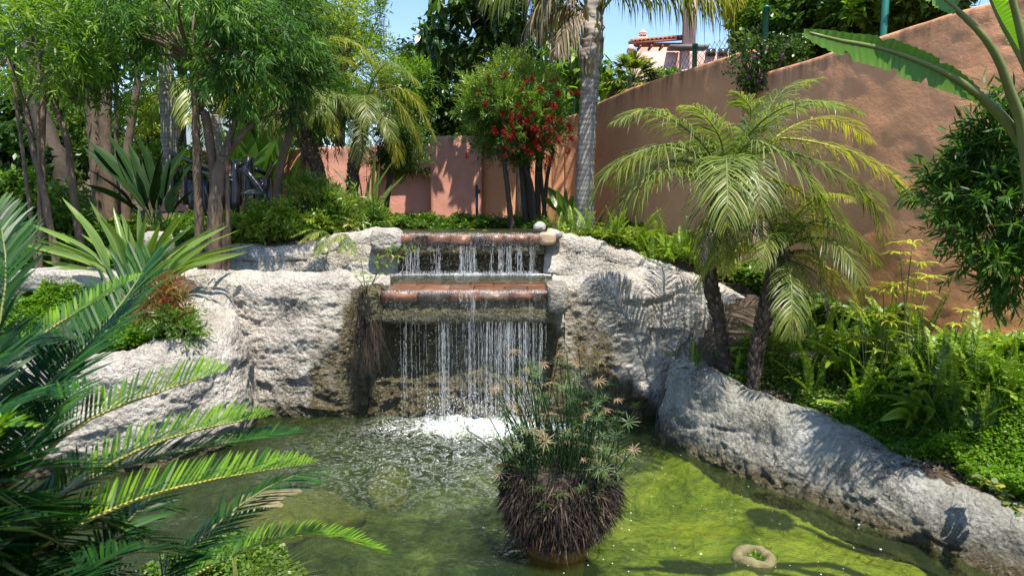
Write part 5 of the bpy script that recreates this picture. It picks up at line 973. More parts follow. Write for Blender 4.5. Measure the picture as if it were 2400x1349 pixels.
ferns = [((1815, 840, 5.6), 1.0, 13, .3, 'tall sword fern right behind the leaning dark palm trunk'), ((1870, 850, 5.4), 1.0, 13, .2, 'sword fern with upright fronds above the brown stone'), ((1925, 850, 5.2), 1.0, 12, .1, 'sunlit sword fern left of the umbrella sedges'), ((1985, 880, 5.0), .95, 12, 0, 'sword fern among the first umbrella sedge stems'),
    ((2050, 860, 4.9), 1.0, 12, .1, 'sword fern behind the umbrella sedges near the wall shadow'), ((2110, 850, 4.9), 1.0, 12, 0, 'tall upright sword fern below the highest sedge'), ((2165, 880, 4.7), 1.0, 12, .1, 'sword fern where the sun hits the wall foot'), ((2225, 900, 4.5), 1.0, 12, 0, 'sword fern before the sunlit rough wall'),
    ((2290, 930, 4.3), .95, 11, 0, 'sword fern near the right edge below the narrow-leaved shrub'), ((2350, 960, 4.1), .95, 11, .1, 'last sword fern at the right edge by the wall'), ((2010, 960, 4.3), .8, 10, 0, 'lower sword fern in the maidenhair left of the bromeliad'), ((2230, 1010, 3.8), .9, 12, .5, 'dark arching sword fern right of the bromeliad'), ((2180, 950, 4.2), .9, 11, .2, 'sword fern just behind the bromeliad'),
    ((1900, 930, 4.7), .8, 9, .1, 'small sword fern on the soil right of the leaning palm base'), ((2080, 930, 4.5), .85, 10, .1, 'sword fern in the middle of the right bed'), ((2300, 1030, 3.7), .7, 9, .3, 'small fern near the variegated ivy'),
    ((1635, 880, 5.5), .55, 8, .5, 'small fern growing at the inner end of the right kerb'), ((1590, 850, 5.75), .5, 7, .6, 'tiny fern on the rock behind the kerb end'), ((1730, 885, 5.2), .45, 7, .5, 'small fern between the two palm bases'),
    ((1310, 545, 7.9), .7, 12, 0, 'upright yellowish fern just right of the grey boulders'), ((1335, 552, 7.8), .75, 12, 0, 'upright sunlit fern second from the grey boulders'), ((1385, 560, 7.8), .7, 10, 0, 'sunlit fern under the hanging palm frond tips on the left side'), ((1440, 575, 7.7), .75, 11, 0, 'sunlit fern on the slope left of the larger palm'), ((1500, 585, 7.6), .9, 12, 0, 'tall sunlit fern on the slope by the hanging palm frond'),
    ((1545, 600, 7.4), .9, 12, 0, 'tall sunlit fern against the shaded wall, nearest the palm trunk'), ((1570, 640, 7.0), .75, 11, 0, 'yellow green fern hanging on the rock left of the palm trunk'), ((1515, 620, 7.2), .7, 10, 0, 'yellow green fern at the rock edge below the slope'), ((1600, 660, 6.7), .7, 11, 0, 'fern drooping over the white rock beside the palm trunk'), ((1620, 620, 7.1), .8, 10, .2, 'fern close behind the larger palm trunk'),
    ((1255, 530, 8.6), .55, 9, .4, 'small fern at the foot of the flowering tree'), ((1225, 530, 8.8), .5, 9, .2, 'small fern below the flowering tree trunks'), ((1465, 545, 8.3), .8, 10, .1, 'fern in front of the terracotta wall above the slope'), ((1400, 530, 8.5), .6, 9, .2, 'fern beside the base of the tall palm'),
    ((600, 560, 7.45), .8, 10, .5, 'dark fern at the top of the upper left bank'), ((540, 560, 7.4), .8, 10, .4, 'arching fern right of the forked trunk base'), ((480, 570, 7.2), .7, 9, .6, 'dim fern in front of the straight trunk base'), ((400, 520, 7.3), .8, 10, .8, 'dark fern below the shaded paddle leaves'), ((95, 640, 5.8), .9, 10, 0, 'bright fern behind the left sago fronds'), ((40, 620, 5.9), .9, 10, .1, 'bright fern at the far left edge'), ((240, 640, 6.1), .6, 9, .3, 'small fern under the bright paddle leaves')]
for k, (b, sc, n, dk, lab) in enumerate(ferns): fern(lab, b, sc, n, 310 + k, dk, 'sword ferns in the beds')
# hanging narrow-frond plant on the upper left bank
for k, (b, tp, lab) in enumerate([((770, 548, 7.2), [(730, 560), (680, 555), (700, 570), (760, 590), (740, 600)], 'small arching plant hanging over the pale upper left rock'), ((820, 560, 7.1), [(790, 565), (765, 575), (825, 600), (800, 590)], 'small narrow-leaved plant hanging beside the light rock post')]):
    B = at(*b); t = thing('hanging_fern', lab, 'fern', tuple(B))
    for j, (px, py) in enumerate(tp):
        T = at(px, py, b[2] - .25); (V, F, A), (v2, f2) = frond([B, (B + T) / 2 + [0, 0, .06], T], n=14, L=.10, W=.014, droop=.4, rg=rng_(j), rr=.003); V, F, A = join([(V, F, A), (v2, f2, .5)]); part('frond', V, F, M['palm'], t, {'rnd': A})

# umbrella sedges
def umbel(rg, n=13, L=.15, W=.008, dr=.35):
    a = np.arange(n) / n * 6.283 + rg.normal(0, .12, n); D = np.c_[np.cos(a), np.sin(a), rg.uniform(.15, .55, n)]
    return leaves(np.zeros((n, 3)), D, L * rg.uniform(.6, 1.15, n), W, rg, dr, None, 2, .9)
def sedge(label, base, tops, seed, mat, L=.175, W=.014, n=16, name='umbrella_sedge', grp=None, r=.0035, zb=None):
    rg = rng_(seed); B = gpt(*base) if zb is None else at(*base); t = thing(name, label, 'sedge', tuple(B), grp)
    for tp in tops:
        T = at(tp[0], tp[1], tp[2] if len(tp) > 2 else B[1] + rg.normal(0, .08)); b = B + [rg.normal(0, .03), rg.normal(0, .03), 0]
        v, f = tube([b, (b + T) / 2 + [rg.normal(0, .02), 0, .03], T], [r * 1.3, r], 5, 8); st = part('stem', v, f, M['rachis'], t)
        V, F, A = umbel(rg, n, L * rg.uniform(.8, 1.15), W); part('umbel', V + T, F, M[mat], st, {'rnd': A})
    return t
sedge('tallest umbrella sedge clump in the right bed before the terracotta wall', (2125, 880, 4.6), [(2138, 572), (2155, 618), (2145, 655), (2180, 650), (2108, 595), (2120, 690), (2165, 690), (2100, 672)], 401, 'umb')
sedge('umbrella sedge pair in the middle of the right bed', (2065, 900, 4.5), [(2070, 685), (2095, 668), (2085, 755), (2060, 740), (2130, 740)], 402, 'umb')
sedge('two low umbrella sedges standing left of the others in the right bed', (2018, 930, 4.4), [(2014, 733), (2030, 795), (2000, 800)], 403, 'umb')
sedge('dry flowering sedge next to the sunlit wall foot', (2190, 920, 4.4), [(2150, 720), (2260, 728), (2240, 760), (2310, 790)], 404, 'umb', L=.10)

# ------------------------------------------------------------------ papyrus island in its pot
B = atz(1305, 1292, -.02); B[2] = 0.; PC_ = np.array([B[0], B[1], 0])
t = thing('potted_papyrus', 'big tuft of papyrus on a shaggy brown root ball in a half sunken terracotta pot', 'papyrus', (B[0], B[1], -.30))
V, F = lathe([(.0, -.30), (.10, -.30), (.15, -.12), (.175, .05), (.19, .055), (.19, .075), (.17, .08), (.0, .07)], 28, B); part('pot', V, F, M['pot'], t, smooth=True)
V, F = blob((0, 0, 0), (1, 1, 1), 44, ico(5), .10, 2.0, .07); u = V[:, 2].copy(); V = V * np.array([.225, .20, .18]); V[:, 0] *= 1 + .22 * u; V[:, 1] *= 1 + .22 * u; V += B + [0, 0, .335]; part('root_ball', V, F, M['root'], t, {'rnd': np.clip(.15 + .3 * rng_(5).random(len(V)), 0, 1)}, smooth=False)
rg = rng_(411); n = 9000; a = rg.random(n) * 6.28; h = rg.random(n); rad = .15 + .125 * np.sin(np.pi * (.12 + .62 * h)); rad = rad * (1 + .10 * np.sin(a * 3 + 1) + .07 * np.sin(a * 7) + .08 * fbm(xyz(np.cos(a) * 4, np.sin(a) * 4, h * 3), 5, 3)) + .01
p = B + np.c_[np.cos(a) * rad, np.sin(a) * rad * .92, .135 + .375 * h]; D = np.c_[np.cos(a) * .35, np.sin(a) * .35, -1 + 0 * a] + rg.normal(0, .42, (n, 3))
V, F, A = leaves(p, D, rg.uniform(.04, .13, n), .005, rg, .1, np.clip(rg.random(n) ** 1.6 * (.6 + .7 * fbm(xyz(np.cos(a) * 5, np.sin(a) * 5, h * 5), 15, 3)), 0, 1), 1, .2); o = part('dead_roots', V, F, M['root'], t, {'rnd': A}); o['kind'] = 'stuff'
svar = []
for k in range(7):
    rg = rng_(420 + k); L = 1.0; bx = rg.normal(0, .03); v, f = tube([(0, 0, 0), (bx, .02, .5), (0, 0, 1.0)], [.0038, .0026], 4, 5, cap=False)
    svar.append((mesh('stem', v, f, M['papy'], {'rnd': np.full(len(v), rg.random() * .6)}), rg.random() < .42))
uvar = []
for k in range(8):
    rg = rng_(430 + k); bb = k % 5 == 1; V, F, A = umbel(rg, 14 if not bb else 12, .066, .0042, .25 if not bb else .5); uvar.append(mesh('umbel', V, F, M['papyb' if bb else 'papy'], {'rnd': A}))
rg = rng_(440)
for k in range(298):
    a = rg.random() * 6.28; rr_ = .24 * rg.random() ** .5; q = np.array([math.cos(a) * rr_, math.sin(a) * rr_ * .9]); hh = rg.uniform(.25, .72) * (1 - .35 * (rr_ / .24) ** 2) + .02
    if rg.random() < .12: hh = rg.uniform(.08, .2)
    tilt = rr_ * 1.1 + abs(rg.normal(0, .08)); ax = (-(q[1]) / max(rr_, .01) * tilt, q[0] / max(rr_, .01) * tilt)
    if k > 225: rr_ = .24 * rg.uniform(.85, 1.08); q = np.array([math.cos(a) * rr_, math.sin(a) * rr_ * .9]); hh = rg.uniform(.16, .40); tilt = rg.uniform(.1, .4); ax = (-q[1] / rr_ * tilt, q[0] / rr_ * tilt)
    if k % 17 == 0: ax = (ax[0] * 2.2, ax[1] * 2.2)
    me, br_ = svar[k % 7]; base = np.array([q[0], q[1], .42 + .30 - (.12 if k <= 225 else .26) * (rr_ / .24) ** 2]); o = put('stem', me, t, tuple(base), (ax[0], ax[1], 0), (1, 1, hh))
    ex, ey = R(0) + ax[0], ax[1]; tip = np.array([math.sin(ey) * math.cos(ex), -math.sin(ex), math.cos(ex) * math.cos(ey)]) * hh
    from mathutils import Euler, Vector as Vc
    tip = np.array(Euler((ax[0], ax[1], 0)).to_matrix() @ Vc((0, 0, hh))); u_ = put('umbel', uvar[rg.integers(8)], t, tuple(base + tip), (ax[0] + rg.normal(0, .3), ax[1] + rg.normal(0, .3), rg.random() * 6), rg.uniform(.7, 1.25))
# plant with hanging roots at the left end of the lower ledge
B = at(858, 690, 5.85); t = thing('hanging_sedge', 'small sedge rooted on the rock left of the lower ledge with long hanging roots', 'sedge', tuple(B)); rg = rng_(451)
n = 420; p = B + np.c_[rg.normal(0, .035, n), rg.normal(-.02, .02, n), rg.uniform(-.12, .05, n)]; lst = []
for k in range(n):
    e = p[k] + [rg.normal(0, .07), rg.normal(-.02, .02), -rg.uniform(.2, .62)]; m_ = (p[k] + e) / 2 + rg.normal(0, .02, 3); lst.append(tube([p[k], m_, e], [.002, .0008], 3, 6, cap=False) + (rg.random() * .8,))
V, F, A = join(lst); o = part('hanging_roots', V, F, M['root'], t, {'rnd': A}); o['kind'] = 'stuff'
for (px, py, yy) in [(850, 640, 5.7), (835, 648, 5.7), (868, 650, 5.65), (845, 608, 5.8), (895, 640, 5.7), (860, 660, 5.6)]:
    T = at(px, py, yy); v, f = tube([B, (B + T) / 2 + [0, 0, .02], T], [.004, .0025], 4, 6); s_ = part('stem', v, f, M['rachis'], t); V, F, A = umbel(rg, 11, .10, .011, .5); part('umbel', V + T, F, M['bamboo'], s_, {'rnd': A})
B2 = at(872, 665, 6.0); br_pts = [at(872, 665, 6.0), at(890, 630, 5.9), at(920, 605, 5.8), at(965, 583, 5.7)]
t = thing('leafy_sprig', 'leafy green twig reaching right across the dark recess of the upper falls', 'plant', tuple(B2)); v, f = tube(br_pts, [.006, .003], 5, 12); part('twig', v, f, M['bark'], t)
for (px, py, yy) in [(882, 610, 5.85), (910, 590, 5.8), (930, 600, 5.8), (965, 583, 5.7), (945, 590, 5.75), (915, 580, 5.8), (900, 618, 5.85)]:
    T = at(px, py, yy); m_ = 13; D = rg.normal(0, 1, (m_, 3)) + [.5, -.3, .2]; V, F, A = leaves(np.repeat(T[None], m_, 0) + rg.normal(0, .012, (m_, 3)), D, .085, .013, rg, .3, None, 2); part('leaf_spray', V, F, M['bamboo'], t, {'rnd': A})

# ------------------------------------------------------------------ sago cycad, close at the left
CB = at(-170, 1180, 1.45); t = thing('sago_cycad', 'large sago cycad whose stiff dark green fronds fan out across the lower left', 'cycad', (CB[0], CB[1], .4))
V, F = tube([(CB[0], CB[1], .35), (CB[0], CB[1], .7), CB], [.17, .16, .12], 14, 20, bump=.12); part('trunk', V, F, M['bark_p'], t)
CY = [([(-70, 1120, 1.15), (20, 1180, 1.2), (110, 1240, 1.3), (200, 1330, 1.4)], .12, .3, 50, 0), ([(-60, 1220, 1.3), (80, 1230, 1.4), (240, 1235, 1.6), (380, 1270, 1.8), (470, 1330, 1.9)], .12, .2, 50, 0), ([(-80, 1180, 1.2), (20, 1110, 1.25), (120, 1090, 1.35), (230, 1110, 1.5)], .12, .2, 50, 0), ([(-100, 1240, 1.1), (0, 1230, 1.15), (120, 1260, 1.3), (230, 1340, 1.5)], .12, .2, 50, 0), ([(-60, 1300, 1.25), (40, 1240, 1.3), (150, 1200, 1.5), (300, 1180, 1.75), (420, 1190, 2.0)], .12, 0, 50, 0), ([(-90, 1050, 1.1), (-20, 960, 1.2), (60, 930, 1.35), (150, 960, 1.5)], .12, .2, 50, 0), ([(-100, 980, 1.2), (-40, 850, 1.3), (40, 800, 1.5), (130, 810, 1.75)], .13, .2, 50, 0), ([(0, 1400, 1.2), (90, 1340, 1.3), (190, 1320, 1.45), (300, 1350, 1.6)], .11, .2, 50, 0), ([(30, 1000, 1.5), (110, 905, 1.6), (210, 800, 1.75), (300, 690, 1.9), (352, 605, 2.0)], .21, .35, 84, 0), ([(-40, 900, 1.5), (106, 778, 1.6), (200, 720, 1.7), (325, 648, 1.85)], .07, .5, 60, 1), ([(-60, 980, 1.3), (-10, 800, 1.35), (15, 640, 1.4), (-5, 480, 1.5)], .13, .35, 70, 0), 
      ([(0, 1148, 1.4), (174, 1001, 1.45), (300, 945, 1.55), (400, 908, 1.6), (525, 870, 1.7)], .105, .75, 62, 1), ([(60, 1195, 1.5), (200, 1120, 1.6), (320, 1056, 1.7), (458, 1008, 1.8), (622, 976, 1.95)], .12, .6, 66, 1), ([(0, 1240, 1.5), (150, 1150, 1.6), (320, 1080, 1.7), (520, 1040, 1.8), (700, 1010, 2.0)], .12, .25, 66, 0),
      ([(0, 1335, 1.3), (137, 1253, 1.35), (320, 1170, 1.45), (504, 1122, 1.55), (725, 1086, 1.75)], .10, .7, 66, 1), ([(300, 1390, 1.5), (400, 1325, 1.55), (470, 1262, 1.6), (560, 1185, 1.7), (650, 1128, 1.8), (752, 1096, 1.9)], .13, -.1, 74, 0), ([(150, 1400, 1.4), (230, 1300, 1.5), (300, 1220, 1.6), (390, 1130, 1.75)], .13, -.1, 56, 0),
      ([(300, 1400, 1.7), (486, 1325, 1.8), (640, 1262, 1.9), (780, 1258, 2.0), (908, 1296, 2.1)], .10, .4, 60, 1), ([(-40, 1030, .9), (20, 1000, .92), (80, 1000, .95)], .06, .4, 24, 1), ([(-30, 1100, 1.2), (60, 1060, 1.3), (130, 960, 1.4), (200, 900, 1.5)], .12, .2, 50, 0), ([(-30, 1200, 1.2), (80, 1180, 1.3), (200, 1200, 1.45), (330, 1260, 1.6)], .12, .1, 54, 0),
      ([(-30, 1260, 1.3), (100, 1290, 1.35), (220, 1350, 1.45), (330, 1420, 1.55)], .12, .2, 50, 0), ([(-60, 1000, 1.2), (-70, 850, 1.3), (-60, 700, 1.4), (-20, 560, 1.6), (20, 520, 1.7)], .13, .3, 60, 0), ([(-40, 1120, 1.3), (70, 1000, 1.5), (130, 870, 1.7), (150, 760, 1.9)], .14, .3, 60, 0), ([(100, 1370, 1.2), (240, 1310, 1.3), (360, 1290, 1.45), (480, 1310, 1.6)], .1, .3, 50, 0)]
for k, (pts, L, vee, n, yl) in enumerate(CY):
    Q = [CB] + [at(*p) for p in pts]; pf = lambda s: np.clip(1.05 - .12 * s - np.clip((s - .82) / .18, 0, 1) ** 1.5 * .62, .2, 1)
    (V, F, A), (v2, f2) = frond(Q, n=int(np.linalg.norm(np.diff(np.array(Q), axis=0), axis=1).sum() / .0118), L=L, W=.0078, ang=60, droop=.10, vee=vee, rg=rng_(500 + k), prof=pf, start=.14, rr=.0075, jit=.05)
    A = np.clip(A + .36, 0, 1) if yl else A * .7
    o = part('frond', V, F, M['cycad'], t, {'rnd': A}); part('midrib', v2, f2, M['rachy' if yl else 'rachis'], o)
# pale grassy plant at the bottom
rg = rng_(520); B = at(560, 1420, 2.5); t = thing('grass_tuft', 'tuft of pale green blades rising at the bottom below the maidenhair clump', 'grass tuft', tuple(B))
for k in range(46):
    T = at(rg.uniform(540, 770), rg.uniform(1255, 1345), 2.45 + rg.normal(0, .1)); V, F, A = blade([B + [rg.normal(0, .03), 0, 0], (B + T) / 2 + [0, 0, .03], T], .010, .2, rg, n=6); part('blade', V, F, M['palm'], t, {'rnd': A})

# ------------------------------------------------------------------ giant paddle leaves at the top right
B = np.array([2.45, 2.75, .5]); t = thing('giant_bird_of_paradise', 'giant bird of paradise whose huge paddle leaves reach in at the top right', 'bird of paradise', tuple(B))
TEARS = {False: [(.34, .5), (.52, .35), (.78, .45)], True: [(.28, .4), (.6, .5)]}
def giant(pts, k0, W, wl, seed, tilt=0., fold=.3, half=None):
    C = arclen(spline([at(*p) for p in pts], 80), 80); v, f = tube(np.vstack([B + [pts[0][0] * .002 - 4.9, 0, -.25], B * .4 + C[0] * .6 - [0, 0, .1], C[::6]]), [.034, .028, .023, .013, .006], 8, 30, cap=True)
    rg = rng_(seed); Cb = C[k0:]; n = 64; Cn = arclen(Cb, n); T = nrm(np.gradient(Cn, axis=0)); up = nrm(np.array([0, -.35, 1.])); S = nrm(np.cross(T, up)); N = nrm(np.cross(S, T)); S, N = S * math.cos(tilt) + N * math.sin(tilt), N * math.cos(tilt) - S * math.sin(tilt)
    s = np.linspace(0, 1, n); w_ = W * np.clip(np.sin(np.pi * np.clip(s * .93 + .05, 0, 1)) ** .55, .04, 1); m = 9; rows = []
    for q in np.linspace(-1, 1, m):
        tear = 1 - abs(q) ** 3 * (.10 * np.abs(fbm(xyz(s * 5 + (q > 0) * 9, 0 * s, 0 * s), seed, 3)) + sum(dp * np.exp(-((s - c_) / .012) ** 2) for c_, dp in TEARS[q > 0])); hw = w_ * wl[0 if q < 0 else 1] * tear
        rows.append(Cn + S * (hw * q / 2)[:, None] + N * (fold * hw * abs(q) * .5 + .006 * np.sin(s * 150) * abs(q))[:, None])
    V = np.stack(rows, 1).reshape(-1, 3); A = np.tile(np.abs(np.linspace(-1, 1, m)) * .3 + .4, n) + .16 * np.sin(np.repeat(s, m) * 190)
    lf = part('leaf', V, tri(grid_faces(n, m)), M['banana'], t, {'rnd': np.clip(A, 0, 1)}, smooth=True); part('petiole', v, f, M['rachis'], lf, smooth=True)
giant([(2460, 700, 2.95), (2440, 440, 2.95), (2400, 345, 2.95), (2330, 255, 2.93), (2222, 176, 2.9), (2080, 118, 2.86), (1980, 98, 2.83), (1884, 74, 2.8)], 42, .20, (1.0, .45), 601, 1.15, .3)
giant([(2440, 700, 2.9), (2400, 330, 2.9), (2372, 230, 2.88), (2330, 120, 2.86), (2260, 40, 2.84), (2190, -20, 2.82), (2080, -110, 2.8)], 62, .26, (.9, .9), 602, .8, .25)
giant([(2480, 700, 2.8), (2440, 300, 2.8), (2400, 110, 2.78), (2370, -10, 2.76), (2340, -120, 2.74), (2290, -260, 2.7)], 66, .26, (1, 1), 603, .8, .3)
giant([(2500, 720, 3.1), (2450, 400, 3.1), (2420, 200, 3.15), (2340, 40, 3.2), (2300, -60, 3.25)], 58, .22, (1, 1), 604, -.6, .3)
# ------------------------------------------------------------------ falling water
def strands(rg, specs, z0, z1, Y0, Y1=None):
    lst = []
    for (px, w_, n, a) in specs:      # px centre, px width, number of threads, opacity
        for k in range(n):
            x = at(px + rg.normal(0, w_ / 2.2), 600, Y0)[0]; y = Y0 + rg.normal(0, .012); zt = z0 - rg.random() ** 3 * .1; zb = z1
            nn = int((zt - zb) / .012); zz = np.linspace(zt, zb, nn); brk = vn(np.c_[zz * rg.uniform(8, 22) + rg.random() * 99, zz * 0, zz * 0], 3); t = (zt - zz) / (zt - zb)
            xx = x + np.cumsum(rg.normal(0, .0007, nn)) + .010 * t * rg.normal(); yy = y - .03 * np.sqrt(t); keep = rg.random(nn) < np.clip(.95 - .35 * t + brk * .45, .15, 1)
            m = keep.sum()
            if not m: continue
            r = rg.uniform(.0006, .0014, m) * (1 + .5 * t[keep]); hgt = rg.uniform(.010, .024, m)
            p = np.c_[xx + rg.normal(0, .003, nn) * (t + .2), yy, zz][keep]; V, F, A = scatter_tmpl(OCT[0], OCT[1], p, np.c_[r, r, hgt], rg, np.full(m, a) * rg.uniform(.5, 1, m)); lst.append((V, F, A))
    return join(lst)
OCT = (np.array([(1, 0, 0), (0, 1, 0), (-1, 0, 0), (0, -1, 0), (0, 0, 1), (0, 0, -1)], float), np.array([(0, 1, 4), (1, 2, 4), (2, 3, 4), (3, 0, 4), (1, 0, 5), (2, 1, 5), (3, 2, 5), (0, 3, 5)]))
def drops(rg, n, x0, x1, y, z0, z1, r=.0022, sy=.03, bias=1.):
    p = np.c_[rg.uniform(x0, x1, n), y + rg.normal(0, sy, n), z0 + (z1 - z0) * rg.random(n) ** bias]; s = rg.uniform(.4, 1.3, n) * r; return scatter_tmpl(OCT[0], OCT[1], p, np.c_[s, s, s * 2], rg, rg.uniform(.6, 1, n))
rg = rng_(701)
t = thing('waterfall', 'upper curtain of falling water dropping from the upper tiled ledge into the middle basin', 'waterfall', (-.45, 7.07, 1.18))
V, F, A = join([strands(rg, [(960, 14, 12, 1), (978, 10, 8, 1), (1012, 7, 4, .9), (1028, 6, 6, 1), (1082, 6, 8, .9), (1100, 16, 18, 1), (1112, 6, 6, 1), (1150, 5, 6, .9), (1172, 14, 10, 1), (1196, 14, 14, 1), (1216, 12, 12, 1), (1246, 6, 9, .8)], 1.47, 1.175, 7.06), drops(rg, 900, -1.2, .3, 7.05, 1.18, 1.5, .0017), drops(rg, 1500, -1.18, .28, 7.04, 1.18, 1.22, .0026, .04, 2), drops(rg, 700, -1.2, .3, 7.09, 1.585, 1.61, .0028, .008), drops(rg, 900, -1.2, .3, 7.08, 1.45, 1.6, .0016, .006)])
o = part('droplets', V, F, M['fall'], t, {'rnd': A}); o['kind'] = 'stuff'
def film(t, x0, x1, ypr, nx=50):
    pr = arclen(np.array([(0, a, b) for a, b, c in ypr], float), 30); al = np.interp(np.linspace(0, 1, 30), np.linspace(0, 1, len(ypr)), [c for a, b, c in ypr]); xx = np.linspace(x0, x1, nx)
    V = np.stack([np.broadcast_to(xx[:, None], (nx, 30)), np.broadcast_to(pr[None, :, 1], (nx, 30)), np.broadcast_to(pr[None, :, 2], (nx, 30))], -1); V = V + np.stack([V[..., 0] * 0, -np.abs(fbm(V * np.array([30, 8, 5]), 5, 3)) * .008, V[..., 0] * 0], -1)
    part('water_film', V.reshape(-1, 3), grid_faces(nx, 30), M['film'], t, {'rnd': np.tile(al, nx)}, True)
film(t, -1.2, .3, [(7.20, 1.604, .3), (7.11, 1.60, .8), (7.085, 1.57, .9), (7.08, 1.48, .8)])
t = thing('waterfall', 'lower tall curtain of falling water dropping from the lower tiled ledge into the pond', 'waterfall', (-.4, 5.75, 0))
V, F, A = join([strands(rg, [(948, 4, 3, .8), (1037, 9, 9, .9), (1046, 6, 3, .6), (1100, 5, 5, .5), (1115, 5, 3, .5), (1142, 7, 6, .8), (1165, 20, 9, .8), (1195, 26, 12, .9), (1222, 26, 12, .9), (1248, 16, 7, .8), (1270, 5, 4, .9), (1000, 100, 7, .35), (1150, 160, 18, .4), (960, 50, 4, .4)], .90, .02, 5.76), strands(rg, [(1205, 95, 26, .7)], .90, .55, 5.77), drops(rg, 900, -1.0, .3, 5.74, .05, .95, .0018), drops(rg, 800, -1.1, .3, 5.765, 1.155, 1.178, .0028, .008), drops(rg, 900, -1.1, .3, 5.755, .92, 1.16, .0015, .006), drops(rg, 1500, -.75, .35, 5.68, .01, .30, .004, .09, 2.2)])
o = part('droplets', V, F, M['fall'], t, {'rnd': A}); o['kind'] = 'stuff'
film(t, -1.08, .29, [(6.5, 1.178, .1), (5.95, 1.175, .2), (5.80, 1.172, .8), (5.77, 1.14, 1), (5.765, 1.04, .9), (5.77, .9, .55)])
film(t, -.62, .25, [(5.755, .9, .25), (5.74, .6, .5), (5.72, .3, .75), (5.70, .0, 1)], 60)
# churned foam where it lands
n = 2600; e = rg.normal(0, 1, (n, 2)) * [.33, .10]; p = np.c_[-.12 + e[:, 0], 5.66 + e[:, 1], np.zeros(n)]; hgt = .06 * np.exp(-(e[:, 0] / .4) ** 2 - (e[:, 1] / .12) ** 2); p[:, 2] = hgt * rg.random(n) - .004
V, F, A = scatter_tmpl(ICO1[0], ICO1[1], p, rg.uniform(.003, .011, n)[:, None] * np.ones(3), rg, None, (1, 1, .7)); o = part('foam', V, F, M['foam'], t); o['kind'] = 'stuff'
# bubbles and petals on the pond
n = 120; px = rg.uniform(1250, 2330, n); py = rg.uniform(1060, 1349, n); p = np.array([atz(a, b, .004) for a, b in zip(px, py)]); k = p[:, 0] < 1.2 + (5.3 - p[:, 1]) * .62; p = p[k]
V, F, A = scatter_tmpl(ICO1[0], ICO1[1], p, rg.uniform(.0015, .005, len(p))[:, None] * np.ones(3) * (1 + 1.2 * (rg.random((len(p), 1)) < .06)), rg, None, (1, 1, .5)); solo('bubbles', V, F, M['foam'], 'small white bubbles drifting on the green pond water', 'bubbles', (1.2, 4, 0), None, 'stuff', {'rnd': A})
for (px, py, mt, lab, s_, z_) in [(1640, 1300, 'foam', 'pale petal floating left of the ring stone', .02, .006), (1078, 533, 'yell', None, .05, 1.61), (1185, 664, 'yell', 'curled yellow leaf on the lower ledge, left of the other one', .035, 1.19), (1240, 664, 'yell', 'small yellow leaf on the lower ledge near its right end', .03, 1.19), (1100, 538, 'yell', 'long yellow leaf stuck on the front lip of the upper ledge', .07, 1.61), (1130, 541, 'yell', 'curled yellow leaf beside the long one on the upper ledge', .06, 1.61), (1950, 955, 'yell', 'single yellow leaf lying on the right bed', .06, .52)]:
    if lab is None: continue
    p = atz(px, py, z_); V, F, A = blade([p, p + [s_ * .5, 0, .008], p + [s_, .01, .0]], s_ * .4, .5, rg, n=6); solo('fallen_leaf' if mt == 'yell' else 'petal', V, F, M[mt], lab, 'leaf' if mt == 'yell' else 'petal', tuple(p), None, None, {'rnd': A})
# hose down the end of the kerb
from mathutils.bvhtree import BVHTree
kerb = [o for o in SC.objects if o.get('label', '').startswith('broad grey rock kerb')][0]
bv = BVHTree.FromPolygons([tuple(v.co + kerb.location) for v in kerb.data.vertices], [tuple(p.vertices) for p in kerb.data.polygons])
hp = []
for px, py in [(1596, 846), (1572, 848), (1556, 862), (1548, 885), (1545, 920), (1544, 960), (1545, 1000), (1548, 1030)]:
    h_ = bv.ray_cast(Vector(EYE), Vector(ray(px, py)).normalized())
    if h_[0]: hp.append(np.array(h_[0]) + np.array(h_[1]) * .006)
V, F = tube(hp, [.006], 6, 24); solo('hose', V, F, M['hose'], 'thin black hose running down the rounded end of the right kerb', 'hose', tuple(hp[0]))
# variegated ivy on the kerb
rg = rng_(720); t = thing('variegated_ivy', 'trailing variegated ivy strand creeping down the kerb at the right edge', 'ivy', tuple(at(2290, 1118, 3.6)))
iv = [at(2285, 1118, 3.5), at(2330, 1140, 3.35), at(2350, 1170, 3.2), at(2400, 1205, 3.05)]; v, f = tube(iv, [.003], 4, 14); part('vine', v, f, M['rachis'], t); Cc = spline(iv, 30)
for q in Cc[::1]:
    p = q + [rg.normal(0, .012), rg.normal(0, .012), .015]; V, F, A = leaves(p[None] + rg.normal(0, .006, (3, 3)), rg.normal(0, 1, (3, 3)) * [1, 1, .4], .04, .03, rg, .1, None, 2, .8); part('leaf', V, F, M['palm'], t, {'rnd': A})
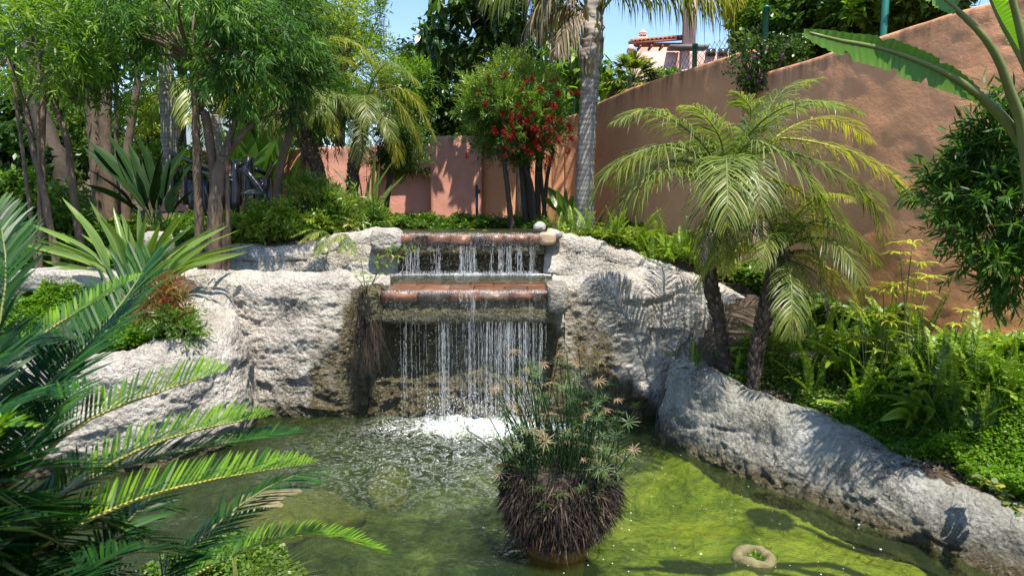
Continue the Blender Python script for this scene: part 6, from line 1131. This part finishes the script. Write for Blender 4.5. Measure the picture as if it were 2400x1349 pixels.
# garden lamps and post
def gardenlamp(label, c, r, h):
    B = at(*c); zg = float(gz(B[0], B[1])); t = thing('garden_lamp', label, 'lamp', (B[0], B[1], zg)); V, F = lathe([(.012, 0), (.012, max(.1, B[2] - zg))], 8, (B[0], B[1], zg)); part('post', V, F, M['lamp'], t)
    V, F = lathe([(.0, .045), (.03, .04), (r * .6, .012), (r, -.01), (r * .97, -.016), (.03, -.006)], 20, B); part('hat', V, F, M['lamp'], t, smooth=True)
    V, F = lathe([(.035, -.07), (.035, 0)], 10, B); part('lens', V, F, M['glass'], t)
gardenlamp('mushroom garden lamp with a wide hat behind the upper basin', (1073, 509, 9.2), .075, .2)
gardenlamp('mushroom garden lamp with a wide hat below the black railing', (591, 452, 8.2), .135, .3)
B = at(1118, 535, 9.4); V1, F1 = boxm((B[0], B[1], 1.86), (.035, .035, .62), 0, .004); V2, F2 = boxm((B[0] + .02, B[1] - .01, 2.08), (.05, .05, .05), 0, .005); V, F, A = join([(V1, F1, 0), (V2, F2, 0)]); solo('post', V, F, M['black'], 'slim black post standing before the salmon wall pier', 'post', (B[0], B[1], 1.55))
# black timber railing
t = thing('timber_railing', 'black painted log railing of a footbridge between the trees on the left', 'railing', tuple(gpt(560, 470, 9)))
def log(nm, a, b, r, taper=1.): V, F = tube([at(*a), at(*b)], [r, r * taper], 10, 5, bump=.006); part(nm, V, F, M['black'], t, smooth=True)
log('post', (554, 500, 8.6), (552, 384, 8.6), .042); log('post', (583, 500, 9.1), (583, 368, 9.1), .062); log('diagonal_log', (640, 486, 8.4), (571, 392, 8.5), .042); log('rail', (549, 378, 8.7), (568, 388, 8.6), .036)
log('rail', (400, 358, 10.2), (552, 418, 9.4), .028); log('rail', (430, 392, 10.0), (552, 425, 9.3), .022); log('rail', (596, 396, 9.2), (632, 412, 9.4), .03); log('brace', (612, 440, 8.9), (640, 380, 9.4), .02)
for k, (x, yb, yt, Y_) in enumerate([(405, 470, 355, 10.3), (437, 480, 390, 10), (470, 480, 398, 9.9), (500, 480, 402, 9.7), (528, 480, 398, 9.6), (560, 480, 395, 9.5), (412, 460, 375, 10.4)]): log('baluster', (x, yb, Y_), (x, yt, Y_), .05 if k % 2 else .035)
for k, (x, Y_) in enumerate([(450, 9.95), (482, 9.85), (515, 9.65), (542, 9.5), (612, 9.2), (625, 9.25)]): V, F = boxm((at(x, 440, Y_)[0], Y_, 1.95), (.11, .03, .62), 0, .004); part('board', V, F, M['black'], t)
# ------------------------------------------------------------------ wire fence on the wall
def topat(px, lo, hi):
    best = None
    for P2, tz in lo:
        pass
t = thing('wire_fence', 'chain link fence with green posts standing on the terracotta wall', 'fence', (1.9, 9.3, 3.4))
fp = []
for (px, pyb, pyt, r) in [(1345, 270, 232, .02), (1475, 247, 182, .026), (1627, 178, 108, .03), (1792, 120, 20, .03)]:
    # wall centre line point under this pixel
    a_ = (px - 1200) / FPX; d_ = np.abs(GW[:, 0] / (GW[:, 1] * math.cos(TH) + .1) - a_) + (GW[:, 0] < 1.0) * 9; q = GW[int(np.argmin(d_))]; Yq = q[1]
    b = at(px, pyb, Yq); tp = at(px, pyt, Yq); b[2] -= .05; V, F = lathe([(r, 0), (r, tp[2] - b[2]), (r * 1.15, tp[2] - b[2]), (r * 1.15, tp[2] - b[2] + .02), (.0, tp[2] - b[2] + .035)], 10, b); part('post', V, F, M['green_post'], t, smooth=True); fp.append((b + [0, 0, .08], tp))
for k in (1, 2):
    (b0, t0), (b1, t1) = fp[k], fp[k + 1]; W_ = np.linalg.norm((b1 - b0)[:2]); H_ = min(t0[2] - b0[2], t1[2] - b1[2]) - .04; step = .085; lst = []; nW = int((W_ + H_) / step)
    for j in range(-int(H_ / step), int(W_ / step) + 1):
        for sg in (1, -1):
            s0, s1 = j * step, j * step + H_; z0_, z1_ = (0, H_) if sg > 0 else (H_, 0)
            c0_, c1_ = max(s0, 0), min(s1, W_)
            if c1_ <= c0_: continue
            za = z0_ + (z1_ - z0_) * (c0_ - s0) / H_; zb_ = z0_ + (z1_ - z0_) * (c1_ - s0) / H_
            pa = b0 + (b1 - b0) * c0_ / W_ + [0, 0, za]; pb = b0 + (b1 - b0) * c1_ / W_ + [0, 0, zb_]; lst.append(tube([pa, pb], [.0028], 3, 2, cap=False) + (0,))
    V, F, A = join(lst); o = part('wire_mesh', V, F, M['wire'], t); o['kind'] = 'stuff'
b = at(2072, 60, 6.2); V, F = lathe([(.03, 0), (.03, .9), (0, .92)], 10, (b[0], b[1], b[2] - .2)); solo('fence_post', V, F, M['green_post'], 'green fence post among the bushes on the wall top, above the big paddle leaf', 'post', tuple(b))
# ------------------------------------------------------------------ pink house beyond
YH = 30.0
t = thing('house', 'pale pink house with clay tile roof and lattice-topped chimney above the garden wall', 'house', tuple(at(1600, 260, YH)))
def hbox(nm, x0, y0, x1, y1, Y_, dep, mat, par=None, bev=.03):
    a = at(x0, y1, Y_); b = at(x1, y0, Y_); V, F = boxm(((a[0] + b[0]) / 2, Y_ + dep / 2, (a[2] + b[2]) / 2), (b[0] - a[0], dep, b[2] - a[2]), 0, bev); return part(nm, V, F, M[mat], par or t)
hbox('wall', 1468, 122, 1584, 300, 29.5, .4, 'house'); hbox('wall', 1500, 108, 1608, 260, 31.2, 4, 'house'); hbox('wall', 1580, 122, 1820, 300, 31, 4, 'house'); hbox('pillar', 1594, 112, 1617, 300, 29.3, .5, 'house')
hbox('wall_end', 1473, 103, 1488, 124, 29.4, .5, 'house', None, .12); hbox('parapet', 1570, 104, 1662, 113, 29.0, .6, 'greyst'); hbox('tower', 1606, -80, 1636, 106, 29.2, .6, 'house')
hbox('eaves', 1488, 100, 1610, 105, 29.8, .5, 'bronze')
for x in (1499, 1525, 1551, 1577): hbox('rafter', x, 104, x + 5, 112, 29.7, .7, 'bronze')
ch = hbox('chimney', 1494, 86, 1518, 100, 30.5, .45, 'house'); hbox('chimney_lattice', 1500, 79, 1515, 86, 30.55, .3, 'house', ch, .01)
for k in range(3): hbox('chimney_hole', 1502 + k * 4.4, 80.5, 1504.6 + k * 4.4, 84.5, 30.53, .03, 'glass', ch, 0)
a = at(1507, 79, 30.7); V, F = lathe([(.17, 0), (.17, .03), (.06, .13), (.03, .17), (0, .2)], 10, a); part('chimney_cap', V, F, M['house'], ch)
# barrel tiles: one row of caps at the eaves and rows running up
a = np.linspace(0, np.pi, 7); L_t = .42
sec = np.c_[np.cos(a) * .085, np.sin(a) * .075]; V = np.concatenate([np.c_[sec[:, 0], np.zeros(7), sec[:, 1]], np.c_[sec[:, 0] * .8, np.full(7, L_t), sec[:, 1] * .8], np.c_[sec[:, 0] * .75, np.zeros(7), sec[:, 1] * .7]]); F = np.array([[i, i + 1, i + 8, i + 7] for i in range(6)] + [[i, 14 + i, 15 + i, i + 1] for i in range(6)])
tm = mesh('roof_tile', V, tri(F), M['rooftile']); ea, eb = at(1489, 99, 29.7), at(1608, 87, 29.7); ea[2] += .03
hb = at(1489, 99, 29.7)
for k in range(13):
    f = k / 12; p = ea + (eb - ea) * f
    for r_ in range(3): put('roof_tile', tm, t, tuple(p + np.array([0, r_ * .34, r_ * .09]) - WL[t]), (R(14), 0, 0))
p0, p1 = ea, eb; V = np.array([p0 + [-.1, 0, -.03], p1 + [.1, 0, -.03], p1 + [.1, 1.2, .28], p0 + [-.1, 1.2, .28], p0 + [-.1, 0, -.12], p1 + [.1, 0, -.12], p1 + [.1, 1.2, .16], p0 + [-.1, 1.2, .16]]); F = np.array([[0, 1, 2, 3], [4, 7, 6, 5], [0, 4, 5, 1], [1, 5, 6, 2], [2, 6, 7, 3], [3, 7, 4, 0]]); part('roof', V, tri(F), M['bronze'], t)
for k, x in enumerate((1656, 1684)):
    w_ = hbox('window', x, 114, x + 22, 131, 30.9, .08, 'glass', None, 0)
    for j in range(4): hbox('window_bar', x + 2 + j * 5.2, 114, x + 3.1 + j * 5.2, 131, 30.85, .04, 'wire', w_, 0)
    hbox('window_bar', x, 122, x + 22, 123.2, 30.84, .04, 'wire', w_, 0)
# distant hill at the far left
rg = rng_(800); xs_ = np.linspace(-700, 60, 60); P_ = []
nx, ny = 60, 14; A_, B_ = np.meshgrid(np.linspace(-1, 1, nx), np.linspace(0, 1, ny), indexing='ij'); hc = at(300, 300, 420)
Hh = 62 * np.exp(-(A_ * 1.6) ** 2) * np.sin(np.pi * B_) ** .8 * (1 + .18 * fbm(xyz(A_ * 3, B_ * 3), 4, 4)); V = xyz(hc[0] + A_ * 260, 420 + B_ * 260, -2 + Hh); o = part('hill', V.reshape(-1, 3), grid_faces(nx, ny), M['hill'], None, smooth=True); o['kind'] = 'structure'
